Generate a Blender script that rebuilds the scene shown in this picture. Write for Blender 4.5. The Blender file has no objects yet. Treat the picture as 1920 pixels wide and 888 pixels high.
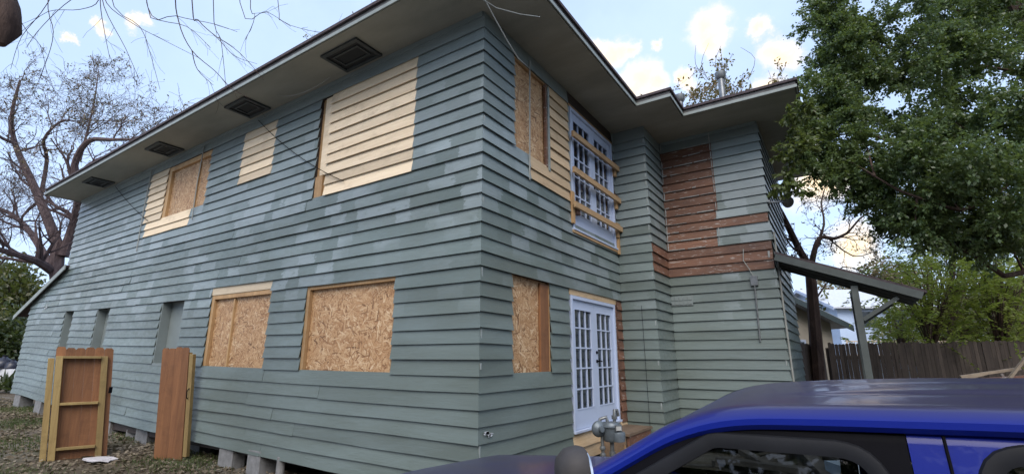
import bpy, math, random
import numpy as np
from mathutils import Vector as V
random.seed(7); RNG = np.random.default_rng(7)
sc = bpy.context.scene
col = sc.collection
E = 1.68                                   # eye height above the ground by the house corner

# ------------------------------------------------------------------ camera
F_PX, PITCH, YAW = 918.3, 0.24323, 0.58314
CX, CY = 3.4234, -4.5135
cam_d = bpy.data.cameras.new('camera'); cam = bpy.data.objects.new('camera', cam_d); col.objects.link(cam)
cam.location = (CX, CY, E); cam.rotation_euler = (math.pi/2 + PITCH, 0, YAW)
cam_d.sensor_width = 36.0; cam_d.lens = 36.0*F_PX/1920; cam_d.clip_start = 0.05; cam_d.clip_end = 3000
sc.camera = cam
RT = V((math.cos(YAW), math.sin(YAW), 0)); FW = V((-math.sin(YAW), math.cos(YAW), 0)); UP = V((0, 0, 1))
F2 = FW*math.cos(PITCH) + UP*math.sin(PITCH); U2 = UP*math.cos(PITCH) - FW*math.sin(PITCH); CAM = V((CX, CY, E))
def ray(px, py): return F2 + RT*((px-960)/F_PX) + U2*((444-py)/F_PX)
def at(px, py, D):                         # a point of the place, D metres ahead
    r = ray(px, py); return CAM + r*(D/r.dot(FW))

# ------------------------------------------------------------------ sky and sun
SUN_DIR = V((0.42, -0.74, 0.86)).normalized()
SUN_EL = math.asin(SUN_DIR.z); SUN_ROT = math.atan2(SUN_DIR.x, SUN_DIR.y)
W = bpy.data.worlds.new('World'); sc.world = W; W.use_nodes = True
def sky_nodes():
    nt = W.node_tree; nt.nodes.clear(); L = nt.links.new
    def n(t, **k):
        x = nt.nodes.new(t)
        for a, b in k.items(): setattr(x, a, b)
        return x
    out = n('ShaderNodeOutputWorld'); bg = n('ShaderNodeBackground'); L(bg.outputs[0], out.inputs[0])
    sky = n('ShaderNodeTexSky', sky_type='NISHITA', sun_disc=False, sun_elevation=SUN_EL, sun_rotation=SUN_ROT,
            air_density=1.0, dust_density=2.2, ozone_density=1.2)
    bg.inputs[1].default_value = 0.13
    tc = n('ShaderNodeTexCoord')
    nz = n('ShaderNodeTexNoise'); nz.inputs['Scale'].default_value = 7.5; nz.inputs['Detail'].default_value = 10; nz.inputs['Roughness'].default_value = .68
    L(tc.outputs['Generated'], nz.inputs['Vector'])
    sub = n('ShaderNodeVectorMath', operation='SUBTRACT'); L(nz.outputs['Color'], sub.inputs[0]); sub.inputs[1].default_value = (.5, .5, .5)
    scl = n('ShaderNodeVectorMath', operation='SCALE'); L(sub.outputs[0], scl.inputs[0]); scl.inputs['Scale'].default_value = .12
    dv = n('ShaderNodeVectorMath', operation='ADD'); L(tc.outputs['Generated'], dv.inputs[0]); L(scl.outputs[0], dv.inputs[1])
    acc = None
    for px, py, r in CLOUDS:
        c = ray(px, py).normalized()
        ds = n('ShaderNodeVectorMath', operation='DISTANCE'); L(dv.outputs[0], ds.inputs[0]); ds.inputs[1].default_value = c
        mr = n('ShaderNodeMapRange', interpolation_type='SMOOTHSTEP'); L(ds.outputs['Value'], mr.inputs[0])
        mr.inputs[1].default_value = r*.88; mr.inputs[2].default_value = r*.05; mr.inputs[3].default_value = 0; mr.inputs[4].default_value = 1
        if acc is None: acc = mr.outputs[0]
        else:
            m = n('ShaderNodeMath', operation='MAXIMUM'); L(acc, m.inputs[0]); L(mr.outputs[0], m.inputs[1]); acc = m.outputs[0]
    # thin veil of high cloud over the whole dome
    n2 = n('ShaderNodeTexNoise'); n2.inputs['Scale'].default_value = 2.1; n2.inputs['Detail'].default_value = 8; n2.inputs['Roughness'].default_value = .6
    L(tc.outputs['Generated'], n2.inputs['Vector'])
    mv = n('ShaderNodeMapRange', interpolation_type='SMOOTHSTEP'); L(n2.outputs[0], mv.inputs[0])
    mv.inputs[1].default_value = .40; mv.inputs[2].default_value = .70; mv.inputs[3].default_value = .66; mv.inputs[4].default_value = .85
    mixv = n('ShaderNodeMix', data_type='RGBA'); L(mv.outputs[0], mixv.inputs[0]); L(sky.outputs[0], mixv.inputs[6]); mixv.inputs[7].default_value = VEIL
    mixc = n('ShaderNodeMix', data_type='RGBA'); L(acc, mixc.inputs[0]); L(mixv.outputs[2], mixc.inputs[6]); mixc.inputs[7].default_value = PUFF
    L(mixc.outputs[2], bg.inputs[0])
CLOUDS = [(1330, 40, .060), (1345, 70, .045), (1435, 58, .034), (1120, 88, .035), (1150, 98, .045), (1172, 95, .03), (1228, 82, .020), (1205, 155, .060), (1180, 170, .05), (1235, 165, .04),
          (1290, 150, .03), (1480, 110, .05), (1540, 340, .07), (1500, 250, .06), (265, 35, .022), (195, 35, .018), (130, 80, .014), (1440, 180, .05), (-700, 300, .15), (2600, 200, .2), (1600, 470, .06)]
VEIL = (2.6, 3.3, 4.6, 1); PUFF = (5.6, 4.4, 2.85, 1)
sky_nodes()
sun_d = bpy.data.lights.new('sun', 'SUN'); sun = bpy.data.objects.new('sun', sun_d); col.objects.link(sun)
sun_d.energy = 1.3; sun_d.angle = math.radians(45); sun_d.color = (1.0, .93, .85)
sun.rotation_euler = SUN_DIR.to_track_quat('Z', 'Y').to_euler(); sun.location = (6, -6, 12)
sc.view_settings.view_transform = 'Standard'; sc.view_settings.look = 'None'
sc.view_settings.exposure = 1.22; sc.view_settings.gamma = 1.0

# ------------------------------------------------------------------ mesh helpers
WL = {}                                     # world origin of every object built
class MB:
    def __init__(s): s.v = []; s.f = []
    def poly(s, pts):
        b = len(s.v); s.v += [tuple(p) for p in pts]; s.f.append(tuple(range(b, b+len(pts)))); return s
    def hexa(s, p):                         # 8 points: bottom ring 0-3, top ring 4-7
        b = len(s.v); s.v += [tuple(q) for q in p]
        for q in ((3,2,1,0),(4,5,6,7),(0,1,5,4),(1,2,6,5),(2,3,7,6),(3,0,4,7)): s.f.append(tuple(b+i for i in q))
        return s
    def box(s, x0, x1, y0, y1, z0, z1):
        return s.hexa([(x0,y0,z0),(x1,y0,z0),(x1,y1,z0),(x0,y1,z0),(x0,y0,z1),(x1,y0,z1),(x1,y1,z1),(x0,y1,z1)])
    def bar(s, a, b, w, h, up=(0,0,1)):
        a = V(a); b = V(b); d = (b-a).normalized(); up = V(up)
        sd = d.cross(up)
        if sd.length < 1e-4: sd = d.cross(V((1,0,0)))
        sd.normalize(); u = sd.cross(d)
        sd *= w/2; u *= h/2
        return s.hexa([a-sd-u, a+sd-u, a+sd+u, a-sd+u, b-sd-u, b+sd-u, b+sd+u, b-sd+u])
    def tube(s, pts, rad, n=8, cap=True):
        pts = [V(p) for p in pts]; m = len(pts)
        if not hasattr(rad, '__len__'): rad = [rad]*m
        base = len(s.v); pu = None
        for i, p in enumerate(pts):
            d = (pts[min(i+1, m-1)] - pts[max(i-1, 0)])
            if d.length < 1e-7: d = V((0,0,1))
            d.normalize()
            if pu is None:
                pu = d.cross(V((0.31, 0.2, 0.93)));
                if pu.length < 1e-3: pu = d.cross(V((1,0,0)))
            pu = pu - d*pu.dot(d); pu.normalize(); w = d.cross(pu)
            for k in range(n):
                a = 2*math.pi*k/n; s.v.append(tuple(p + (pu*math.cos(a) + w*math.sin(a))*rad[i]))
        for i in range(m-1):
            for k in range(n):
                k2 = (k+1) % n; s.f.append((base+i*n+k, base+i*n+k2, base+(i+1)*n+k2, base+(i+1)*n+k))
        if cap: s.f.append(tuple(base+k for k in reversed(range(n)))); s.f.append(tuple(base+(m-1)*n+k for k in range(n)))
        return s
    def lathe(s, c, prof, axis=(0,0,1), n=16):  # prof: (distance along axis, radius)
        ax = V(axis).normalized(); return s.tube([V(c)+ax*t for t, r in prof], [max(r, 1e-4) for t, r in prof], n)
    def prism(s, poly, off):                # poly: 3-D points, off: offset vector
        n = len(poly); off = V(off); b = len(s.v)
        s.v += [tuple(V(p)) for p in poly] + [tuple(V(p)+off) for p in poly]
        s.f.append(tuple(b+i for i in reversed(range(n)))); s.f.append(tuple(b+n+i for i in range(n)))
        for i in range(n): j = (i+1) % n; s.f.append((b+i, b+j, b+n+j, b+n+i))
        return s
    def build(s, name, mat, parent=None, smooth=False, bevel=0):
        o = WL.get(parent.name, V((0,0,0))) if parent else V((0,0,0))
        me = bpy.data.meshes.new(name); me.from_pydata([(x-o.x, y-o.y, z-o.z) for x, y, z in s.v], [], s.f); me.update()
        ob = bpy.data.objects.new(name, me); col.objects.link(ob)
        if parent: ob.parent = parent
        WL[ob.name] = o.copy()
        if mat: me.materials.append(mat)
        if smooth:
            me.polygons.foreach_set('use_smooth', [True]*len(me.polygons)); me.set_sharp_from_angle(angle=math.radians(42))
        if bevel:
            md = ob.modifiers.new('bevel', 'BEVEL'); md.width = bevel; md.segments = 2; md.limit_method = 'ANGLE'; md.angle_limit = math.radians(40)
        return ob
def tag(o, label=None, cat=None, group=None, kind=None):
    if label: o['label'] = label
    if cat: o['category'] = cat
    if group: o['group'] = group
    if kind: o['kind'] = kind
    return o
def thing(name, loc, label, cat, group=None):
    o = bpy.data.objects.new(name, None); col.objects.link(o); o.location = loc; o.empty_display_size = .2
    WL[o.name] = V(loc); return tag(o, label, cat, group)

# ------------------------------------------------------------------ materials
class NT:
    def __init__(s, name):
        s.m = bpy.data.materials.new(name); s.m.use_nodes = True; s.t = s.m.node_tree; s.b = s.t.nodes['Principled BSDF']; s.out = s.t.nodes['Material Output']
        s.tc = s.n('ShaderNodeTexCoord')
    def n(s, t, **k):
        x = s.t.nodes.new(t)
        for a, b in k.items(): setattr(x, a, b)
        return x
    def L(s, a, b): s.t.links.new(a, b)
    def co(s, scale=(1,1,1), rot=(0,0,0), src=None, loc=(0,0,0)):
        m = s.n('ShaderNodeMapping'); s.L(src or s.tc.outputs['Object'], m.inputs[0]); m.inputs['Scale'].default_value = scale
        m.inputs['Rotation'].default_value = rot; m.inputs['Location'].default_value = loc; return m.outputs[0]
    def noise(s, vec, scale=5, det=4, rough=.55, dist=0):
        x = s.n('ShaderNodeTexNoise'); s.L(vec, x.inputs['Vector']); x.inputs['Scale'].default_value = scale; x.inputs['Detail'].default_value = det
        x.inputs['Roughness'].default_value = rough; x.inputs['Distortion'].default_value = dist; return x.outputs[0]
    def rnd(s): return s.n('ShaderNodeObjectInfo').outputs['Random']
    def mr(s, x, a, b, c=0, d=1, smooth=False):
        m = s.n('ShaderNodeMapRange'); m.interpolation_type = 'SMOOTHSTEP' if smooth else 'LINEAR'; s.L(x, m.inputs[0])
        for i, q in enumerate((a, b, c, d)): m.inputs[i+1].default_value = q
        return m.outputs[0]
    def math(s, op, a, b=None, c=None):
        m = s.n('ShaderNodeMath', operation=op)
        for i, q in enumerate((a, b, c)):
            if q is None: continue
            if isinstance(q, (int, float)): m.inputs[i].default_value = q
            else: s.L(q, m.inputs[i])
        return m.outputs[0]
    def mix(s, f, a, b, mode='MIX'):
        m = s.n('ShaderNodeMix', data_type='RGBA', blend_type=mode)
        for i, q in ((0, f), (6, a), (7, b)):
            if isinstance(q, (int, float)): m.inputs[i].default_value = q
            elif isinstance(q, tuple): m.inputs[i].default_value = (*q, 1) if len(q) == 3 else q
            else: s.L(q, m.inputs[i])
        return m.outputs[2]
    def ramp(s, x, stops):
        r = s.n('ShaderNodeValToRGB'); s.L(x, r.inputs[0]); e = r.color_ramp.elements
        while len(e) < len(stops): e.new(.5)
        for q, (p, c) in zip(e, stops): q.position = p; q.color = (*c, 1)
        return r.outputs[0]
    def bump(s, h, strength=.3, dist=.01):
        b = s.n('ShaderNodeBump'); b.inputs['Strength'].default_value = strength; b.inputs['Distance'].default_value = dist; s.L(h, b.inputs['Height']); s.L(b.outputs[0], s.b.inputs['Normal'])
    def fin(s, colr=None, rough=.6, metal=0, spec=.5):
        if colr is not None:
            if isinstance(colr, tuple): s.b.inputs['Base Color'].default_value = (*colr, 1)
            else: s.L(colr, s.b.inputs['Base Color'])
        if isinstance(rough, (int, float)): s.b.inputs['Roughness'].default_value = rough
        else: s.L(rough, s.b.inputs['Roughness'])
        s.b.inputs['Metallic'].default_value = metal; s.b.inputs['Specular IOR Level'].default_value = spec
        return s.m
def flat(name, c, rough=.6, metal=0, spec=.5, var=.15, scale=6, bump=.0):
    t = NT(name); x = t.noise(t.co(), scale, 5, .6)
    f = t.mr(x, .3, .7, 1-var, 1+var)
    cc = t.mix(1.0, c, t.n('ShaderNodeCombineColor').outputs[0], 'MULTIPLY') if False else None
    h = t.n('ShaderNodeHueSaturation'); h.inputs['Color'].default_value = (*c, 1); t.L(f, h.inputs['Value'])
    if bump: t.bump(t.noise(t.co(), scale*8, 4), bump, .004)
    return t.fin(h.outputs[0], rough, metal, spec)

def m_paint():
    t = NT('siding_paint'); r = t.rnd(); ob = t.tc.outputs['Object']
    big = t.noise(t.co((.55, .55, .9)), 1.0, 3, .5)
    # brushed-on patches: blocks along each board, different on every board
    sep = t.n('ShaderNodeSeparateXYZ'); t.L(ob, sep.inputs[0])
    along = t.math('ADD', sep.outputs[0], sep.outputs[1])
    wob = t.noise(t.co((7, 7, 16)), 1.0, 4, .6)
    lo = t.noise(t.co((1.1, 1.1, 0)), 1.0, 2, .5)
    blk = t.math('FLOOR', t.math('ADD', t.math('ADD', t.math('MULTIPLY', along, 2.3), t.math('MULTIPLY', lo, 3.0)), t.math('ADD', t.math('MULTIPLY', t.noise(t.co((14, 14, 30)), 1.0, 5, .7), .6), t.math('MULTIPLY', r, 37.0))))
    cv = t.n('ShaderNodeCombineXYZ'); t.L(blk, cv.inputs[0]); t.L(t.math('MULTIPLY', r, 97.0), cv.inputs[1])
    wn = t.n('ShaderNodeTexWhiteNoise', noise_dimensions='2D'); t.L(cv.outputs[0], wn.inputs['Vector']); cell = wn.outputs['Value']
    edge = t.mr(t.noise(t.co((5, 5, 9), loc=(4, 2, 0)), 1.0, 5, .65), .24, .44, 0, 1)
    patchy = t.mr(big, .40, .54, .15, 1, True)
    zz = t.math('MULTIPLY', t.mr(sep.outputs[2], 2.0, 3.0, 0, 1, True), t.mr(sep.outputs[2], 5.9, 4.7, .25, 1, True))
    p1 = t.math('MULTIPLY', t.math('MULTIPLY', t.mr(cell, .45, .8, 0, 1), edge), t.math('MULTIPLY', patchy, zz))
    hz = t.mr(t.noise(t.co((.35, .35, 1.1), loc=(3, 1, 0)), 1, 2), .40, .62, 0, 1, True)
    upz = t.mr(t.math('ADD', sep.outputs[2], t.math('MULTIPLY', r, .5)), 3.9, 4.5, 0, 1)  # upper boards lighter and bluer: part paint tone, part sky sheen put into the colour
    base = t.mix(hz, PAINT_A, PAINT_B); base = t.mix(t.math('MULTIPLY', upz, .75), base, PAINT_SHEEN)
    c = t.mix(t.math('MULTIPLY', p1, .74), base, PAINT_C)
    p2 = t.math('MULTIPLY', t.mr(cell, .42, .30, 0, 1), t.math('MULTIPLY', patchy, zz))
    c = t.mix(t.math('MULTIPLY', p2, .6), c, PAINT_D)
    bv = t.n('ShaderNodeHueSaturation'); t.L(c, bv.inputs['Color']); t.L(t.mr(r, 0, 1, .88, 1.12), bv.inputs['Value'])
    grime = t.mr(t.noise(t.co((2.5, 2.5, 30)), 1.0, 6, .65), .35, .75, 0, .28)
    c = t.mix(grime, bv.outputs[0], (.10, .115, .10))
    scr = t.mr(t.noise(t.co((3, 3, 22), loc=(9, 0, 2)), 1.6, 8, .72), .70, .76, 0, .7)
    c = t.mix(scr, c, (.42, .45, .46))
    gr = t.noise(t.co((3, 3, 95)), 1.0, 5, .6)
    t.bump(t.math('ADD', gr, t.math('MULTIPLY', t.noise(t.co((2, 2, 8)), 2, 3), 1.5)), .35, .006)
    return t.fin(c, t.mr(wob, .3, .7, .28, .5), 0, .5)
PAINT_SHEEN = (.218, .264, .272); PAINT_A = (.110, .137, .122); PAINT_B = (.145, .184, .176); PAINT_C = (.250, .297, .310); PAINT_D = (.100, .132, .122)
def m_wood(name, a, b, rough=.65, axis=2, knots=True, white=0.0):
    t = NT(name); s = [38, 38, 38]; s[axis] = 2.2
    r = t.rnd(); off = t.n('ShaderNodeVectorMath', operation='ADD'); t.L(t.tc.outputs['Object'], off.inputs[0])
    cx = t.n('ShaderNodeCombineXYZ'); t.L(t.math('MULTIPLY', r, 13.0), cx.inputs[0]); t.L(t.math('MULTIPLY', r, 29.0), cx.inputs[2]); t.L(t.math('MULTIPLY', r, 7.0), cx.inputs[1]); t.L(cx.outputs[0], off.inputs[1])
    src = off.outputs[0]
    g = t.noise(t.co(tuple(s), src=src), 1.0, 5, .65, .6)
    big = t.noise(t.co(tuple(q*.12 for q in s), src=src), 1.0, 3, .5)
    f = t.math('ADD', t.math('MULTIPLY', g, .65), t.math('MULTIPLY', big, .5))
    c = t.mix(t.mr(f, .38, .78), a, b)
    h = t.n('ShaderNodeHueSaturation'); t.L(c, h.inputs['Color']); t.L(t.mr(r, 0, 1, .78, 1.20), h.inputs['Value']); c = h.outputs[0]
    st = t.mr(t.noise(t.co((1.3, 1.3, 2.2), src=src), 1.6, 6, .7), .52, .72, 0, .5); c = t.mix(st, c, tuple(q*.55 for q in b))
    if knots:
        vo = t.n('ShaderNodeTexVoronoi'); t.L(t.co((5, 5, 5), src=src), vo.inputs['Vector']); k = t.mr(vo.outputs['Distance'], .04, .12, .75, 0)
        c = t.mix(k, c, tuple(q*.35 for q in a))
    if white:
        w = t.mr(t.noise(t.co((4, 4, 22), src=src), 1.4, 8, .75), .575, .64, 0, white)
        c = t.mix(w, c, (.48, .47, .44))
    t.bump(g, .3, .004)
    return t.fin(c, rough)
def m_osb():
    t = NT('osb_panel'); best = None; bestc = None
    for i, ang in enumerate((0.15, 0.75, 1.5, 2.2, 2.75)):
        # the sheet stands upright: strands run in its own plane along (x+y, z)
        sep = t.n('ShaderNodeSeparateXYZ'); t.L(t.tc.outputs['Object'], sep.inputs[0])
        h = t.math('ADD', sep.outputs[0], sep.outputs[1]); z = sep.outputs[2]
        h = t.math('MULTIPLY_ADD', t.rnd(), 17.0, h); u = t.math('ADD', t.math('MULTIPLY', h, math.cos(ang)), t.math('MULTIPLY', z, math.sin(ang)))
        v = t.math('SUBTRACT', t.math('MULTIPLY', z, math.cos(ang)), t.math('MULTIPLY', h, math.sin(ang)))
        cv = t.n('ShaderNodeCombineXYZ'); t.L(t.math('MULTIPLY', u, 8.0), cv.inputs[0]); t.L(t.math('MULTIPLY', v, 58.0), cv.inputs[1]); cv.inputs[2].default_value = i*7.3
        vo = t.n('ShaderNodeTexVoronoi'); t.L(cv.outputs[0], vo.inputs['Vector']); vo.inputs['Scale'].default_value = 1
        sp = t.n('ShaderNodeSeparateColor'); t.L(vo.outputs['Color'], sp.inputs[0])
        if best is None: best, bestc = sp.outputs[0], sp.outputs[1]
        else:
            gt = t.math('GREATER_THAN', sp.outputs[0], best)
            mx = t.n('ShaderNodeMix', data_type='FLOAT'); t.L(gt, mx.inputs[0]); t.L(bestc, mx.inputs[2]); t.L(sp.outputs[1], mx.inputs[3]); bestc = mx.outputs[0]
            best = t.math('MAXIMUM', best, sp.outputs[0])
    c = t.ramp(bestc, [(0, (.13, .060, .024)), (.14, (.30, .155, .068)), (.5, (.44, .26, .125)), (.85, (.54, .36, .20)), (1, (.66, .50, .32))])
    c = t.mix(t.mr(t.noise(t.co(), 2.5, 3), .4, .7, 0, .35), c, (.40, .22, .10))
    t.bump(bestc, .5, .004)
    return t.fin(c, .6)
def m_ground():
    t = NT('yard_dirt'); co = t.co()
    a = t.noise(co, .55, 6, .6); b = t.noise(co, 9, 6, .7); g = t.noise(co, 38, 4, .7)
    c = t.mix(t.mr(b, .35, .7), (.070, .052, .036), (.155, .125, .092))
    c = t.mix(t.mr(a, .48, .62, 0, .6), c, (.070, .078, .040))
    c = t.mix(t.mr(g, .58, .72, 0, .6), c, (.19, .135, .085))
    sandy = t.mr(t.noise(t.co((.45, .7, 1), loc=(1.3, .4, 0)), .8, 3), .52, .66, 0, .8)
    c = t.mix(sandy, c, (.24, .215, .19))
    sp = t.n('ShaderNodeSeparateXYZ'); t.L(t.tc.outputs['Object'], sp.inputs[0])
    drv = t.mr(t.math('ADD', sp.outputs[1], t.math('MULTIPLY', a, 2.4)), -1.1, -2.3, 0, .9, True)
    c = t.mix(drv, c, t.mix(t.mr(g, .35, .65), (.24, .22, .20), (.40, .38, .35)))
    t.bump(t.math('ADD', b, g), .7, .03)
    return t.fin(c, .95, 0, .2)
def m_leaf(name, a, b, rough=.35, trans=.25, spec=.5):
    t = NT(name); x = t.noise(t.co(), 1.2, 2); y = t.n('ShaderNodeTexWhiteNoise', noise_dimensions='3D')
    rv = t.n('ShaderNodeVectorMath', operation='SNAP'); t.L(t.tc.outputs['Object'], rv.inputs[0]); rv.inputs[1].default_value = (.07, .07, .07); t.L(rv.outputs[0], y.inputs['Vector'])
    f = t.math('ADD', t.math('MULTIPLY', t.mr(x, .35, .65), .5), t.math('MULTIPLY', y.outputs[0], .5))
    c = t.mix(f, a, b); t.fin(c, rough, 0, spec)
    tr = t.n('ShaderNodeBsdfTranslucent'); t.L(t.mix(.5, c, (.20, .26, .03), 'MIX'), tr.inputs[0])
    ms = t.n('ShaderNodeMixShader'); ms.inputs[0].default_value = trans; t.L(t.b.outputs[0], ms.inputs[1]); t.L(tr.outputs[0], ms.inputs[2]); t.L(ms.outputs[0], t.out.inputs[0])
    return t.m
def m_bark(name, a, b, sc_=9):
    t = NT(name); x = t.noise(t.co((1, 1, .25)), sc_, 7, .7, .8); t.bump(x, .8, .03)
    return t.fin(t.mix(t.mr(x, .35, .68), a, b), .9, 0, .2)
def m_glass(name, tint=(.9, .95, 1), refl=.5):
    t = NT(name); tr = t.n('ShaderNodeBsdfTransparent'); tr.inputs[0].default_value = (*tint, 1)
    gl = t.n('ShaderNodeBsdfGlossy'); gl.inputs['Roughness'].default_value = .02
    lw = t.n('ShaderNodeLayerWeight'); lw.inputs['Blend'].default_value = .5
    f = t.math('MULTIPLY_ADD', t.math('POWER', lw.outputs['Facing'], 4.0), .9, .04+refl*.05)
    ms = t.n('ShaderNodeMixShader'); t.L(f, ms.inputs[0]); t.L(tr.outputs[0], ms.inputs[1]); t.L(gl.outputs[0], ms.inputs[2]); t.L(ms.outputs[0], t.out.inputs[0]); return t.m
def m_carpaint():
    t = NT('blue_car_paint'); n = t.noise(t.co(), 900, 2); t.fin((.006, .016, .19), .35, 0, .12)
    t.b.inputs['Coat Weight'].default_value = .34; t.b.inputs['Coat IOR'].default_value = 1.42; t.b.inputs['Coat Roughness'].default_value = .035
    d = t.noise(t.co((1, 1, 1)), 2.2, 6, .65)
    up = t.n('ShaderNodeNewGeometry'); sp = t.n('ShaderNodeSeparateXYZ'); t.L(up.outputs['Normal'], sp.inputs[0])
    dust = t.math('MULTIPLY', t.mr(sp.outputs[2], .75, .98, 0, 1), t.mr(d, .25, .75, .72, .95))
    t.L(t.mix(dust, (.006, .016, .19), (.040, .034, .046)), t.b.inputs['Base Color'])
    t.L(t.mr(dust, 0, .9, .02, .10), t.b.inputs['Coat Roughness'])
    return t.m
PAINT = m_paint(); OSB = m_osb(); GROUND = m_ground()
BARE = m_wood('new_pine_siding', (.74, .62, .45), (.60, .47, .31), axis=0)
BAREY = m_wood('new_pine_siding_end', (.58, .44, .28), (.42, .29, .16), axis=1)
LUMB = m_wood('framing_lumber', (.46, .30, .145), (.30, .17, .075), axis=2)
LUMBY = m_wood('guard_lumber', (.44, .30, .16), (.27, .16, .08), axis=1)
BROWN = m_wood('stripped_old_wood', (.205, .098, .056), (.082, .038, .026), axis=0, knots=False, white=.7)
DARKW = m_wood('crawl_timber', (.05, .036, .03), (.022, .016, .014), axis=0, knots=False)
def m_soffit():
    t = NT('soffit_paint'); a = t.noise(t.co((.5, 1.5, 1)), 1.4, 5, .6); f = t.noise(t.co((2.2, 5, 1), loc=(2, 7, 0)), 1.3, 8, .72); g = t.noise(t.co(), 60, 3, .6)
    c = t.mix(t.mr(a, .35, .65), (.215, .215, .180), (.285, .280, .235)); c = t.mix(t.mr(f, .655, .675, 0, .8), c, (.34, .27, .21)); c = t.mix(t.mr(f, .70, .72, 0, .9), c, (.16, .11, .08))
    t.bump(t.math('ADD', g, t.mr(f, .65, .68, 0, -1)), .5, .006); return t.fin(c, .75)
SOFF = m_soffit()
TRIM = flat('trim_paint', (.235, .265, .250), .55, var=.15, scale=5)
PANELP = flat('painted_panel', (.185, .215, .212), .5, var=.12, scale=2)
SHING = flat('roof_shingle', (.060, .046, .050), .9, var=.5, scale=18, bump=.6)
WHITE = flat('white_door_paint', (.44, .51, .66), .35, var=.03, scale=3)
GLASS = m_glass('window_glass', (.55, .62, .72), 1.2)
CURT = flat('dark_curtain', (.06, .078, .105), .8, var=.4, scale=5)
CONC = flat('concrete', (.20, .20, .20), .9, var=.25, scale=9, bump=.5)
CEDAR = m_wood('cedar_picket', (.28, .125, .050), (.150, .062, .026), axis=2)
TREATED = m_wood('treated_lumber', (.36, .26, .105), (.225, .15, .055), axis=2)
TREATX = m_wood('treated_rail', (.36, .26, .105), (.225, .15, .055), axis=0)
METAL = flat('grey_meter_metal', (.125, .150, .172), .45, .3, var=.2, scale=12)
GALV = flat('galvanised_pipe', (.20, .21, .215), .4, .6, var=.25, scale=12)
BLACK = flat('black_plastic', (.006, .006, .008), .45, spec=.03, var=.2)
VENTM = flat('dark_vent_metal', (.030, .036, .038), .55, var=.3)
CABLE = flat('grey_cable', (.26, .27, .25), .6)
FENCE = m_wood('weathered_fence', (.105, .082, .066), (.040, .031, .027), .9, 2, False)
CARP = m_carpaint()

# ------------------------------------------------------------------ ground
def gz(x, y):
    return 0.0285*max(0.0, -x-5.0)*max(0.0, 1-max(0, -y-1)/14) if x > -24 else 0.54*max(0.0, 1-max(0, -y-1)/14)
def build_ground():
    xs = sorted(set([-900, -400, -150, -80, -50, -36] + list(np.arange(-28, 14.1, .45)) + [18, 26, 40, 70, 150, 400, 900]))
    ys = sorted(set([-900, -400, -150, -60, -30, -16] + list(np.arange(-10, 10.1, .45)) + [14, 20, 30, 50, 90, 200, 900]))
    g = MB(); nx = len(xs)
    for y in ys:
        for x in xs:
            near = -28 < x < 14 and -10 < y < 10
            g.v.append((x, y, gz(x, y) + (RNG.normal(0, .008) if near else 0)))
    for j in range(len(ys)-1):
        for i in range(nx-1): g.f.append((j*nx+i, j*nx+i+1, (j+1)*nx+i+1, (j+1)*nx+i))
    tag(g.build('ground', GROUND, None, True), kind='structure')
build_ground()

# ------------------------------------------------------------------ the house
house = thing('house', (0, 0, 0), 'two storey grey-green clapboard house with boarded windows and wide dark eaves', 'house')
ZT = 4.511 + E
def zr(k): return ZT if k < 0 else 4.262 + E - .178*k
class Wall:
    def __init__(s, O, U, N, warp=False): s.O = V((*O, 0)); s.U = V((*U, 0)); s.N = V((*N, 0)); s.warp = warp
    def p(s, u, d, z):
        if s.warp: z = ZT - (ZT-z)*(1 - .06*min(1.25, (u/14.7)**2))
        q = s.O + s.U*u + s.N*d; q.z = z; return q
    def box(s, mb, u0, u1, d0, d1, z0, z1, n=1):
        for i in range(n):
            a = u0+(u1-u0)*i/n; b = u0+(u1-u0)*(i+1)/n
            mb.hexa([s.p(a,d0,z0), s.p(b,d0,z0), s.p(b,d1,z0), s.p(a,d1,z0), s.p(a,d0,z1), s.p(b,d0,z1), s.p(b,d1,z1), s.p(a,d1,z1)])
        return mb
    def sheath(s, u0, u1, z0, z1, holes, depth=.10):
        us = sorted(set([u0, u1] + [q for h in holes for q in h[:2]] + list(np.arange(u0, u1, 1.5)))); zs = sorted(set([z0, z1] + [q for h in holes for q in h[2:4]]))
        mb = MB()
        for a, b in zip(us, us[1:]):
            for c, d in zip(zs, zs[1:]):
                m = ((a+b)/2, (c+d)/2)
                if any(h[0] < m[0] < h[1] and h[2] < m[1] < h[3] for h in holes): continue
                s.box(mb, a, b, -depth, 0, c, d)
        return mb
LEFTW = Wall((0, 0), (1, 0), (0, -1), True); RIGHTW = Wall((0, 0), (0, 1), (1, 0)); COLF = Wall((0, 4.43), (1, 0), (0, -1))
COLS = Wall((.66, 0), (0, 1), (1, 0)); WINGF = Wall((0, 5.45), (1, 0), (0, -1)); WINGS = Wall((2.58, 0), (0, 1), (1, 0))
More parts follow.
